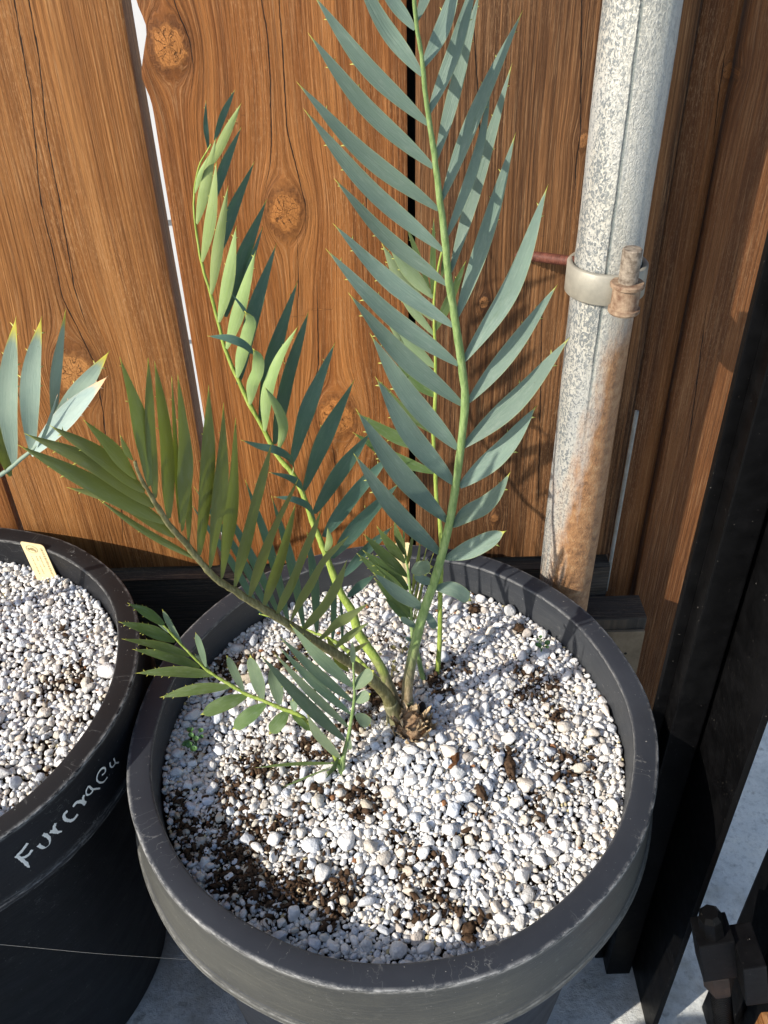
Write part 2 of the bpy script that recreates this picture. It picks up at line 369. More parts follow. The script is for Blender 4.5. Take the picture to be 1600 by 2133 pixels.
def stem_mat(name, a, b, c, zb=None):
    k = M(name, .55, .3); p = k.geo(); n = k.noise(k.scale(p, (420, 420, 90)), 1, 5, .7); col = k.ramp(n, [(.3, a), (.5, b), (.72, c)])
    if zb:
        z = k.math('ADD', k.sep(p)[2], k.math('MULTIPLY', k.math('SUBTRACT', k.noise(p, 90, 4), .5), .05))
        col = k.mix(k.rng(z, zb[1], zb[0]), col, k.ramp(n, [(.3, (.07, .07, .035)), (.5, (.15, .145, .075)), (.72, (.28, .25, .15))]))
        col = k.mix(k.rng(z, zb[0]-.005, zb[0]-.045), col, k.ramp(n, [(.35, (.22, .15, .08)), (.65, (.50, .38, .24))]))
    return k.out(col, None, k.bump(n, .0007, .9))
MSTM = stem_mat('tall_frond_stem', (.12, .19, .06), (.20, .29, .10), (.30, .38, .17), (.455, .50))
MSTN = stem_mat('back_frond_stem', (.14, .20, .03), (.25, .33, .06), (.36, .42, .12), (.435, .455))
MST = stem_mat('green_stem', (.12, .19, .06), (.20, .29, .10), (.30, .38, .17))
MSTB = stem_mat('brown_green_stem', (.085, .085, .045), (.17, .165, .085), (.30, .27, .17))
MSTY = stem_mat('yellow_green_stem', (.14, .20, .03), (.25, .33, .06), (.36, .42, .12))
MSTH = stem_mat('hairy_brown_stem', (.07, .065, .025), (.155, .145, .060), (.30, .27, .15))

# ------------------------------------------------------------------ ground and far wall
V, F = [], []
g = 24
mesh_obj('ground', [(-40, -40, 0), (40, -40, 0), (40, 40, 0), (-40, 40, 0)], [(0, 1, 2, 3)], MCON, smooth=False)['kind'] = 'structure'
fence_y = 0.74
sd = Acc()
for i in range(14):
    z0 = i*.19; V_, F_ = box(-2.5, 1.2, 1.30, 1.325, z0, z0+.186)
    V_ = [(x, y-(.012 if z < z0+.05 and y < 1.31 else 0), z) for x, y, z in V_]; sd.add(V_, F_)
tag(mesh_obj('siding_wall', sd.verts(), sd.F, MSID, smooth=False), 'white lapped siding wall glimpsed through the gap between fence boards', 'wall')

# ------------------------------------------------------------------ fence
fence = tag(empty('wooden_fence', (0, .74, 0)), 'rough orange cedar board fence behind the black pots', 'fence')
KN = [(595, 440, .0125), (352, 95, .0120), (702, 868, .0150), (158, 778, .0170), (1216, 292, .0042), (1008, 628, .0042), (1030, 1078, .0040), (1522, 150, .0045)]
KN = [(PY(a, b, fence_y)[0], PY(a, b, fence_y)[2], r) for a, b, r in KN]
CK = [[(60, 0), (80, 110), (100, 300), (115, 370), (135, 480), (155, 600), (190, 710)], [(30, 0), (55, 150), (65, 200), (85, 420), (110, 520), (130, 620), (200, 760), (215, 860), (225, 950), (230, 1090)], [(246, 870), (252, 1000), (256, 1150)],
      [(362, 0), (395, 80), (404, 140), (398, 205)], [(545, 0), (556, 60), (563, 150), (566, 300), (562, 350), (546, 425)], [(582, 0), (590, 120), (598, 270), (620, 360), (638, 430), (636, 500)], [(620, 485), (622, 600), (618, 700)],
      [(660, 560), (664, 760), (655, 800), (637, 950)], [(545, 460), (562, 530)], [(690, 900), (700, 980), (694, 1090)], [(1212, 0), (1210, 270), (1200, 340), (1196, 470)], [(1093, 560), (1090, 720)], [(985, 20), (1000, 260), (996, 420)], [(1130, 620), (1125, 900), (1120, 1100)],
      [(1522, 60), (1500, 200), (1486, 330)], [(1470, 620), (1425, 960)], [(430, 900), (436, 1010)], [(760, 300), (766, 520)]]
CK = [np.array([PY(a, b, .74)[[0, 2]] for a, b in c])[::-1] for c in CK]
def board(x0, x1, mat, z0=.376, z1=1.32, y=fence_y, th=.019, seed=0, ledge=None, horiz=False, label=None, dx=.003, dz=.006):
    nx = max(3, int((x1-x0)/dx)); nz = max(3, int((z1-z0)/dz))
    xs = np.linspace(0, 1, nx); zs = np.linspace(z0, z1, nz); X, Z = np.meshgrid(xs, zs)
    L = x0+.0012*(vnoise(np.c_[zs*0, zs*0, zs], 9, seed)-.5)+(ledge(zs) if ledge else 0)
    R = x1+.0015*(vnoise(np.c_[zs*0, zs*0, zs], 8, seed+5)-.5)
    XX = L[:, None]+(R-L)[:, None]*X
    fx, fz = XX.ravel(), Z.ravel()
    ed = np.minimum(X, 1-X).ravel()*(x1-x0)
    YY = y+np.where(ed < .002, .0012, 0)+.0012*(vnoise(np.c_[fx*30, fz*0, fz*3], 1, seed+3)-.5)
    u, v = (fz.copy(), fx.copy()) if horiz else (fx.copy(), fz.copy())
    kx = np.full(len(u), 9.0); ky = np.full(len(u), 9.0); kid = np.zeros(len(u))
    best = np.full(len(u), 1e9)
    if not horiz:
        for i, (cx, cz, r) in enumerate(KN):
            if not (x0-.01 < cx < x1+.01): continue
            ddx = fx-cx; ddz = fz-cz
            rr2 = ddx**2+(ddz*.62)**2; R2 = (1.25*r)**2; u -= ddx*R2/np.maximum(rr2, R2*.92)
            rk = np.sqrt((ddx/r)**2+(ddz/r/1.22)**2); q = rk < best; best[q] = rk[q]
            kx[q] = np.clip(ddx[q]/r, -9, 9); ky[q] = np.clip(ddz[q]/r/1.22, -9, 9); kid[q] = i*3.3
            YY = YY-.0022*np.exp(-(rk/1.5)**2)
    cks = np.full((9, len(u)), 90.0); slot = 0
    if not horiz:
        for c in CK:
            o_ = np.argsort(c[:, 1]); cx = np.interp(fz, c[o_, 1], c[o_, 0])
            if not (x0-.004 < cx.mean() < x1+.004) or slot > 8: continue
            zlo, zhi = c[:, 1].min(), c[:, 1].max(); tap = np.clip((fz-zlo)/.05, 0, 1) if zhi > .89 else np.clip(np.minimum(fz-zlo, zhi-fz)/.05, 0, 1)
            cks[slot] = (fx-cx)/(.000012+.00062*tap); slot += 1
    Vf = np.c_[fx, YY, fz]
    idx = np.arange(nx*nz).reshape(nz, nx)
    F = [(int(idx[j, i]), int(idx[j, i+1]), int(idx[j+1, i+1]), int(idx[j+1, i])) for j in range(nz-1) for i in range(nx-1)]
    # edges and back : rows of the outline pushed back
    n0 = len(Vf); Lv = Vf[idx[:, 0]].copy(); Rv = Vf[idx[:, -1]].copy(); Lb = Lv.copy(); Rb = Rv.copy(); Lb[:, 1] = y+th; Rb[:, 1] = y+th
    V = np.concatenate([Vf, Lv, Lb, Rv, Rb]); a = n0
    for j in range(nz-1):
        F.append((a+j, a+j+1, a+nz+j+1, a+nz+j)); F.append((a+2*nz+j+1, a+2*nz+j, a+3*nz+j, a+3*nz+j+1)); F.append((a+nz+j, a+nz+j+1, a+3*nz+j+1, a+3*nz+j))
    F.append((a+nz-1, a+3*nz-1, a+4*nz-1, a+2*nz-1))
    def ext(q):
        return np.concatenate([q, q[idx[:, 0]], q[idx[:, 0]]-.013, q[idx[:, -1]], q[idx[:, -1]]+.013])
    gc = np.c_[ext(u)+seed*1.37, ext(v)+seed*.71, np.full(len(V), float(seed))]
    kn = np.c_[ext(kx), ext(ky), ext(kid)]; ck = {nm: ('FLOAT_VECTOR', np.c_[ext(cks[3*i]), ext(cks[3*i+1]), ext(cks[3*i+2])]) for i, nm in enumerate(('cka', 'ckb', 'ckc'))}
    o = mesh_obj('board', V, F, mat, None, True, {'gc': ('FLOAT_VECTOR', gc), 'kn': ('FLOAT_VECTOR', kn), **ck})
    put(o, fence)
    if label: o['label'] = label
    return o
board(-.62, -.385, MW2, seed=1)
board(-.379, -.1800, MW1, seed=2, th=.032, label='paler cedar board with a star-cracked knot')
def l2(z):
    t = np.clip((z-.80)/.12, 0, 1)
    return -.0045*np.exp(-((z-.862)/.012)**2)+.005*np.exp(-((z-.895)/.012)**2)+.0015*vnoise(np.c_[z*0, z*0, z], 40, 4)*t - .006*np.exp(-((z-.815)/.02)**2)*0
board(-.1708, .0265, MW2, seed=3, ledge=l2, label='orange cedar board with a round knot and a bark edge')
board(.0335, .2430, MW3, seed=4, label='dark streaky cedar board behind the galvanised pipe')
board(.2455, .2765, MW4, seed=5, y=fence_y+.004, z0=.30)
board(.2785, .420, MW4, seed=6, y=fence_y-.006, z0=.10, label='brown cedar board beside the black steel post')
V_, F_ = box(-.03, .09, .775, .86, 0, 1.25); pw = put(mesh_obj('added_gap_post', V_, F_, MBLK, None, False), fence)  # black post added behind the middle board gap so the gap stays dark
o = board(-1.2, .2425, MWK, z0=.0, z1=.372, y=.722, th=.035, seed=8, horiz=True, dx=.02, dz=.01); o.name = 'kickboard'; o['label'] = 'dark weathered horizontal kickboard'
# block by the foot of the pipe
blk = tag(empty('wooden_block', (.25, .71, 0)), 'short dark wooden block with a drilled steel plate behind the big pot', 'block')
xr = PY(1338, 1292, .683)[0]; xl = .2105
V_, F_ = box(xl, .2775, .683, .7195, .0, .334, .002)
nV = np.array(V_); put(mesh_obj('block', V_, F_, MWK, None, False, {'gc': ('FLOAT_VECTOR', np.c_[nV[:, 1], nV[:, 0], nV[:, 2]*0]), 'kn': ('FLOAT_VECTOR', np.full((len(nV), 3), 9.0)), 'cka': ('FLOAT_VECTOR', np.full((len(nV), 3), 90.0)), 'ckb': ('FLOAT_VECTOR', np.full((len(nV), 3), 90.0)), 'ckc': ('FLOAT_VECTOR', np.full((len(nV), 3), 90.0))}), blk)
V_, F_ = box(xl+.004, .2765, .679, .6825, .16, .318, .0006); pl = put(mesh_obj('steel_plate', V_, F_, MPLATE, None, False), blk)
hl = Acc()
for hx, hz, hr in ((.2515, .272, .0042), (.2600, .285, .0016), (.2575, .258, .0016)):
    hl.add(*tube([(hx, .6786, hz), (hx, .6835, hz)], hr, 16))
put(mesh_obj('hole', hl.verts(), hl.F, MCHAR, None, False), blk)
pr_ = PY(1250, 1205, .728); q = PY(1300, 965, .728)
sliver = tag(mesh_obj('seam_sliver', *tube(catmull([(.2443, .733, .33), (.2443, .733, .40), (.2448, .733, .56)], 12), [.0021]*12, 10), MSEAM), 'thin pale grey stand-in rod standing in the seam right of the pipe', 'sliver')  # stands in for the pale gap between boards, no separate part there
# ------------------------------------------------------------------ galvanised pipe
px_, py_ = .1835, .681
pipe = tag(empty('galvanised_pipe', (px_, py_, 0)), 'mottled galvanised steel pipe post with an orange rust streak', 'pipe')
n = 60; zz = np.linspace(0, 1.3, 120); V = []
for z in zz:
    for kk in range(n):
        a = 2*math.pi*kk/n; rr = .0262+.0003*math.sin(z*31+a*2); V.append((rr*math.cos(a), rr*math.sin(a), z))
F = [(j*n+i, j*n+(i+1) % n, (j+1)*n+(i+1) % n, (j+1)*n+i) for j in range(len(zz)-1) for i in range(n)]
V = np.array(V)
Wd = vnoise(V, 260, 2)+.6*vnoise(V, 520, 3); V[:, :2] *= (1+(Wd[:, None]-.8)*.010)
F.append(tuple(range((len(zz)-1)*n, len(zz)*n)))
po = mesh_obj('pipe_body', V, F, MGAL, pipe)
zc = PY(1256, 600, .655)[2]
def ringmesh(r0, r1, z0, z1, n=56, bev=.0012):
    pts = [(r0, z0+bev), (r0, z1-bev), (r0+bev, z1), (r1-bev, z1), (r1, z1-bev), (r1, z0+bev), (r1-bev, z0), (r0+bev, z0)]
    V = [(r*math.cos(2*math.pi*k/n), r*math.sin(2*math.pi*k/n), z) for r, z in pts for k in range(n)]; m_ = len(pts)
    return V, [(i*n+k, i*n+(k+1) % n, ((i+1) % m_)*n+(k+1) % n, ((i+1) % m_)*n+k) for i in range(m_) for k in range(n)]
zb1 = PY(1262, 570, .655)[2]; zb0 = PY(1256, 634, .655)[2]
cl = mesh_obj('hinge_band', *ringmesh(.0272, .0318, zb0, zb1), MCLAMP, pipe)
pinx, piny = PY(1306, 600, .640)[0]-px_, .640-py_
zt = PY(1307, 518, .640)[2]; zl = PY(1300, 593, .635)[2]; zb = PY(1296, 660, .632)[2]
c = Acc()
c.add(*tube([(pinx, piny, zl-.002), (pinx, piny, zt-.0008), (pinx, piny, zt)], [.0074, .0074, .0067], 32)); mesh_obj('hinge_pin', c.verts(), c.F, MPIN, pipe, False)
zs = [zb, zb+.0015, zb+.004, zb+.0045, zl-.004, zl-.0035, zl-.0012, zl]; rs = [.0112, .0122, .0122, .0106, .0106, .0128, .0130, .0120]
mesh_obj('hinge_barrel', *tube([(pinx, piny, z) for z in zs], rs, 36), MRUST, pipe, False)
V_, F_ = box(pinx-.006, pinx+.006, piny-.002, piny+.022, zb0+.002, zb1-.004, .001); mesh_obj('hinge_lug', V_, F_, MCLAMP, pipe, False)
def thread(p0, p1, r, pitch, mat, name, parent):
    p0 = np.array(p0, float); p1 = np.array(p1, float); L = np.linalg.norm(p1-p0); k = int(L/pitch*4); P = [p0+(p1-p0)*i/k for i in range(k+1)]
    return mesh_obj(name, *tube(P, [r*(1-.24*(i % 4 in (0, 1))) for i in range(k+1)], 20), mat, parent)
a = PY(1198, 548, .678)-np.array([px_, py_, 0]); b = PY(1080, 530, .742)-np.array([px_, py_, 0])
thread(a+np.array([.012, -.002, 0]), b, .0042, .0022, MRUSTD, 'threaded_rod', pipe)

# ------------------------------------------------------------------ black steel post and gate
post = tag(empty('steel_post', (.26, .46, 0)), 'wide black painted steel post right of the big pot', 'post')
xa = PY(1475, 955, .49)[0]-.001
V_, F_ = box(.2215, .2600, .488, .494, 0, 1.25, .0008); put(mesh_obj('web', V_, F_, MBLK, None, False), post)
V_, F_ = box(.2602, .2660, .4055, .494, 0, 1.25, .0012); put(mesh_obj('flange', V_, F_, MBLK, None, False), post)
V_, F_ = box(.2300, .2560, .470, .4878, 0, 1.25, .0015); put(mesh_obj('rib', V_, F_, MBLK, None, False), post)
gate = tag(empty('steel_gate', (.33, .38, 0)), 'black steel gate frame with an adjustable bolt hinge, bottom right corner', 'gate')
V_, F_ = box(.317, .375, .375, .425, .02, 1.2, .003); put(mesh_obj('stile', V_, F_, MBLK, None, False), gate)
V_, F_ = box(.3215, .375, .330, .3745, .02, 1.2, .003); put(mesh_obj('inner_stile', V_, F_, MBLK, None, False), gate)
# bolt hinge along a near vertical axis (traced), 40 mm in front of the stile
hy = .345
A = PY(1478, 1895, hy); B = PY(1512, 2160, hy); ax = (B-A)/np.linalg.norm(B-A)
def oriented(Vl, o, zdir):
    z = np.array(zdir)/np.linalg.norm(zdir); x = np.cross(z, [0, 1, 0.]); x /= np.linalg.norm(x); y = np.cross(z, x)
    Vl = np.asarray(Vl, float); return o+Vl[:, :1]*x+Vl[:, 1:2]*y+Vl[:, 2:]*z
def cyl(r, z0, z1, seg): return tube([(0, 0, z0), (0, 0, z1)], r, seg)
def at(py_): t = (py_-1895)/(2160-1895); return A+(B-A)*t, np.linalg.norm(B-A)*t
sc_ = depth(A)/FOC
L_ = lambda y: at(y)[1]
hin = Acc(); V_, F_ = box(-.0135, .0135, -.012, .012, L_(1930), L_(1998), .0012); put(mesh_obj('hinge_block', oriented(V_, A, ax), F_, MBLK, None, False), gate)
V_, F_ = box(.013, .030, -.004, .030, L_(1936), L_(2008), .001); put(mesh_obj('hinge_lug', oriented(V_, A, ax), F_, MBLK, None, False), gate)
V_, F_ = tube([(0, 0, L_(1899)), (0, 0, L_(1905)), (0, 0, L_(1930))], [.0060, .0088, .0100], 8); put(mesh_obj('upper_nut', oriented(V_, A, ax), F_, MBLK, None, False), gate)
V_, F_ = tube([(0, 0, L_(2000)), (0, 0, L_(2003)), (0, 0, L_(2038)), (0, 0, L_(2046))], [.0105, .0122, .0122, .0095], 6); put(mesh_obj('lower_nut', oriented(V_, A, ax), F_, MRUSTB, None, False), gate)
put(thread(A+ax*L_(2040), A+ax*L_(2300), .0086, .0034, MBLK, 'threaded_bolt', None), gate)
V_, F_ = box(-.004, .004, -.004, .004, 0, .0, 0)
# small orange timber end at the very corner
q = PY(1600, 2112, .33)
V_, F_ = box(q[0]-.008, q[0]+.06, .30, .33, q[2]-.09, q[2]+.006, .004)
nV = np.array(V_); tag(mesh_obj('timber_end', V_, F_, MW1, None, False, {'gc': ('FLOAT_VECTOR', nV[:, [2, 0, 1]]), 'kn': ('FLOAT_VECTOR', np.full((len(nV), 3), 9.0)), 'cka': ('FLOAT_VECTOR', np.full((len(nV), 3), 90.0)), 'ckb': ('FLOAT_VECTOR', np.full((len(nV), 3), 90.0)), 'ckc': ('FLOAT_VECTOR', np.full((len(nV), 3), 90.0))}), 'small tan timber end peeking in at the bottom right corner', 'timber')

# ------------------------------------------------------------------ pots
RIMZ = CAMZ-.58
def pot(name, cx, cy, a, b, th, mat, label, seed, rz, ds=1.0):
    e = tag(empty(name, (cx, cy, 0)), label, 'plant pot')
    nseg = 260
    # outer body, band, lip, inner wall, as (radius offset, z, edge wear, dust)
    prof = [(-.052, 0, 0, .15), (-.048, .004, 0, .15), (-.018, rz-.09, 0, .15), (-.0150, rz-.070, 0, .15), (-.0145, rz-.067, 0, .15)]
    band = [(-.0145, rz-.0665, 0, .4), (.0030, rz-.0665, .0, .5), (.0052, rz-.0662, .3, 1), (.0060, rz-.0653, .75, 1), (.0058, rz-.0645, .2, 1), (.0056, rz-.0630, 0, 1), (.0050, rz-.0618, .5, 1), (.0040, rz-.0610, .1, .6), (.0044, rz-.0597, .3, 1), (.0030, rz-.0586, 0, .6), (.0028, rz-.0560, 0, .9),
            (.0016, rz-.036, 0, 1), (.0010, rz-.020, 0, 1), (.0010, rz-.0045, 0, .9), (.0010, rz-.0030, .15, .8), (.0008, rz-.0012, .9, .8), (.0002, rz-.0002, 1, .6), (-.0010, rz+.0002, .35, .4), (-.0024, rz+.0003, 0, .3), (-.0100, rz-.0002, 0, .28), (-.0162, rz-.0006, 0, .3), (-.0174, rz-.0010, .15, .4), (-.0181, rz-.0020, .6, .5), (-.0184, rz-.0036, .1, .4)]
    inner = [(-.0185, rz-.0038, 0, .5), (-.0192, rz-.020, 0, .55), (-.0205, rz-.045, 0, .6), (-.024, rz-.09, 0, .5), (-.05, rz-.12, 0, .5)]
    def lathe(pr, nm, par, sub=1):
        P = np.array(pr); n = len(P); V = []; E = []
        for k in range(nseg):
            t = 2*math.pi*k/nseg
            wob = .0009*math.sin(2*t+seed)+.0006*math.sin(5*t+seed*2)+.0004*math.sin(11*t+seed)
            for r, z, ew, du in P:
                V.append(((a+r+wob)*math.cos(t), (b+r+wob)*math.sin(t), z+.0006*math.sin(3*t+seed))); E.append((ew, du*ds, 0))
        V = np.array(V); c_, s_ = math.cos(th), math.sin(th); V[:, :2] = V[:, :2] @ np.array([[c_, s_], [-s_, c_]])
        F = [(k*n+i, ((k+1) % nseg)*n+i, ((k+1) % nseg)*n+i+1, k*n+i+1) for k in range(nseg) for i in range(n-1)]
        return mesh_obj(nm, V, F, mat, par, True, {'edge': ('FLOAT_VECTOR', E)})
    lathe(prof, 'body', e); lathe(band, 'rim', e); lathe(inner, 'inner_wall', e)
    return e
big = pot('big_plant_pot', .002, .490, .2134, .2245, -.094, MPOT, 'large dusty dark grey plastic pot holding the cycads', 1.0, RIMZ)
LP = (-.4302, .5218, .2140); LZ = RIMZ+.0218
left = pot('writing_pot', LP[0], LP[1], LP[2], LP[2], 0, MPOT2, 'black plastic pot on the left with white handwriting on its rim', 2.4, LZ, .38)
for i_, (x_, y_, lb) in enumerate(((-.61, .09, 'added unseen black pot shading the floor in front of the handwritten pot'), (-.20, -.09, 'added unseen black pot shading the floor in front of the big cycad pot'))):
    pot('floor_shade_pot', x_, y_, .19, .19, 0, MPOT2, lb, 3.3+i_, .36)  # out of view, added to shade the floor between the pots
# handwriting on the left pot's band : strokes laid on the band surface
def on_band(px, py):
    d = ray(px, py); R = LP[2]+.0030
    ox, oy = CAM[0]-LP[0], CAM[1]-LP[1]
    A_ = d[0]**2+d[1]**2; B_ = 2*(ox*d[0]+oy*d[1]); C_ = ox*ox+oy*oy-R*R; D_ = B_*B_-4*A_*C_
    t = (-B_-math.sqrt(max(D_, 0)))/(2*A_); return CAM+d*t
ST = [[(238, 1252), (190, 1320), (135, 1385), (105, 1410)], [(78, 1420), (120, 1440), (155, 1470), (215, 1520), (262, 1575)], [(300, 1340), (250, 1410), (160, 1455)],
      [(440, 1132), (500, 1160), (535, 1210), (525, 1270), (475, 1312), (420, 1305), (378, 1275)],
      [(532, 1100), (580, 1100), (640, 1110), (692, 1098)], [(612, 985), (592, 1035), (620, 1100), (650, 1118)],
      [(768, 825), (725, 870), (728, 920), (780, 952), (850, 940), (905, 870)],
      [(842, 770), (880, 720), (940, 700), (1005, 735)], [(992, 610), (975, 660), (985, 705), (1012, 722)],
      [(1050, 492), (1020, 550), (1030, 610), (1070, 600), (1105, 560), (1085, 520), (1050, 495)], [(1060, 500), (1100, 535), (1150, 530), (1200, 525)],
      [(1225, 350), (1270, 310), (1275, 265), (1220, 265), (1170, 340), (1160, 400), (1200, 445), (1260, 430), (1300, 375)],
      [(1335, 175), (1340, 225), (1370, 240), (1400, 200), (1385, 120)], [(1395, 190), (1450, 180)]]
acc = Acc()
for i, s in enumerate(ST):
    P = catmull([on_band(20+x/6.4, 1560+y/6.4) for x, y in s], 26)
    cen = np.array([LP[0], LP[1], 0]); nrm = P-cen; nrm[:, 2] = 0; nrm /= np.linalg.norm(nrm, axis=1)[:, None]
    T = np.gradient(P, axis=0); T /= np.linalg.norm(T, axis=1)[:, None]; S = np.cross(T, nrm)
    wd = .00135 if i < 9 else .0008
    wv = wd*(.8+.4*RNG.random(26))[:, None]; P = P+nrm*.0003
    V = np.concatenate([P-S*wv, P+nrm*.0003, P+S*wv]); F = []
    for j in range(25):
        F += [(j, j+1, 27+j, 26+j), (26+j, 27+j, 53+j, 52+j)]
    acc.add(V, F)
put(mesh_obj('handwriting', acc.verts(), acc.F, MWHITEINK), left)

# ------------------------------------------------------------------ potting mix and gravel
def h_big(x, y):
    dx, dy = x-.002, y-.49
    r = np.sqrt((dx/.2)**2+(dy/.21)**2)
    h = RIMZ-.036+.006*(1-np.clip(r, 0, 1)**2)
    h += .014*np.exp(-(((x-.03)/.075)**2+((y-.455)/.06)**2))
    P = np.c_[x, y, x*0]
    return h+.0045*(vnoise(P, 22, 4)-.5)+.002*(vnoise(P, 70, 5)-.5)
def h_left(x, y):
    P = np.c_[x, y, x*0]
    return LZ-.030+.006*(vnoise(P, 14, 8)-.5)+.002*(vnoise(P, 70, 5)-.5)
def disc(cx, cy, a, b, hf, nm, label):
    V, F = [], []; nr, na = 60, 160
    r = np.linspace(0.001, 1, nr); t = np.linspace(0, 2*math.pi, na, endpoint=False); R, T = np.meshgrid(r, t, indexing='ij')
    x = cx+a*R.ravel()*np.cos(T.ravel()); y = cy+b*R.ravel()*np.sin(T.ravel()); z = hf(x, y)-.0035
    F = [(i*na+k, i*na+(k+1) % na, (i+1)*na+(k+1) % na, (i+1)*na+k) for i in range(nr-1) for k in range(na)]
    return tag(mesh_obj(nm, np.c_[x, y, z], F, MSOIL), label, 'potting soil', None, 'stuff')
disc(.002, .49, .1945, .2055, h_big, 'potting_soil', 'dark brown potting soil showing between white pebbles in the big pot')
disc(LP[0], LP[1], LP[2]-.0195, LP[2]-.0195, h_left, 'potting_soil', 'dark potting soil under white pebbles in the left pot')
def ico(sub):
    import bmesh
    bm = bmesh.new(); bmesh.ops.create_icosphere(bm, subdivisions=sub, radius=1); bm.verts.index_update()
    V = np.array([v.co[:] for v in bm.verts]); F = np.array([[v.index for v in f.verts] for f in bm.faces]); bm.free(); return V, F
def shapes(sub, n, seed):
    V, F = ico(sub); out = []
    for i in range(n):
        f = 1+.55*(vnoise(V, 1.1, seed+i)-.5)+.30*(vnoise(V, 2.3, seed+i+50)-.5)
        # a few flattened facets
        P = V*f[:, None]
        for q in range(7):
            d = RNG.normal(size=3); d /= np.linalg.norm(d); c_ = .60+.25*RNG.random(); s = P@d; P = P-np.where(s > c_, (s-c_)*.92, 0)[:, None]*d
        out.append(P)
    return np.array(out), F
SH3 = shapes(3, 14, 100); SH2 = shapes(2, 16, 300)
def rotm(n):
    q = RNG.normal(size=(n, 4)); q /= np.linalg.norm(q, axis=1)[:, None]; w_, x, y, z = q.T
    return np.stack([1-2*(y*y+z*z), 2*(x*y-w_*z), 2*(x*z+w_*y), 2*(x*y+w_*z), 1-2*(x*x+z*z), 2*(y*z-w_*x), 2*(x*z-w_*y), 2*(y*z+w_*x), 1-2*(x*x+y*y)], 1).reshape(n, 3, 3)
def soilmask(px_list):
    C = [(PZ(a, b, RIMZ-.03)[0], PZ(a, b, RIMZ-.03)[1], r*.00042, w_) for a, b, r, w_ in px_list]
    def f(x, y):
        m_ = np.zeros(len(x)); nn = vnoise(np.c_[x, y, x*0], 75, 9)
        for cx, cy, r, w_ in C: m_ = np.maximum(m_, w_*np.clip(1.45-np.hypot(x-cx, (y-cy)*.95)/r*1.0+(nn-.5)*1.3, 0, 1))
        return m_
    return f
SOILB = soilmask([(790, 1460, 48, 1), (740, 1520, 38, .9), (815, 1435, 40, 1), (480, 1392, 42, 1), (665, 1560, 38, 1), (560, 1600, 60, .75), (600, 1370, 45, .8), (430, 1740, 65, .8), (520, 1790, 75, .95), (600, 1850, 60, 1), (690, 1870, 45, .8),
                  (470, 1650, 48, .6), (360, 1690, 35, .8), (750, 1685, 40, .85), (890, 1850, 55, .7), (860, 1790, 40, .5), (1120, 1430, 55, .7), (1160, 1500, 38, .6), (1180, 1590, 38, .6), (1060, 1580, 22, .8), (1070, 1620, 22, .8), (1110, 1690, 30, .6),
                  (900, 1425, 30, .85), (950, 1380, 45, .35), (990, 1270, 20, .8), (1085, 1308, 14, .9), (655, 1640, 40, .5), (800, 1330, 25, .7), (930, 1440, 28, .6), (1190, 1640, 30, .55), (540, 1560, 30, .6), (820, 1740, 26, .6), (400, 1560, 26, .5), (980, 1760, 30, .5), (1020, 1700, 20, .5), (1000, 1910, 18, .9), (1230, 1560, 24, .4)])
SOILL = soilmask([(170, 1450, 60, .75), (215, 1500, 40, .7), (90, 1590, 40, .7), (110, 1480, 42, .6), (110, 1640, 24, .6), (50, 1400, 22, .4), (215, 1280, 12, .8), (30, 1255, 26, .6), (140, 1360, 18, .4), (60, 1690, 26, .5)])
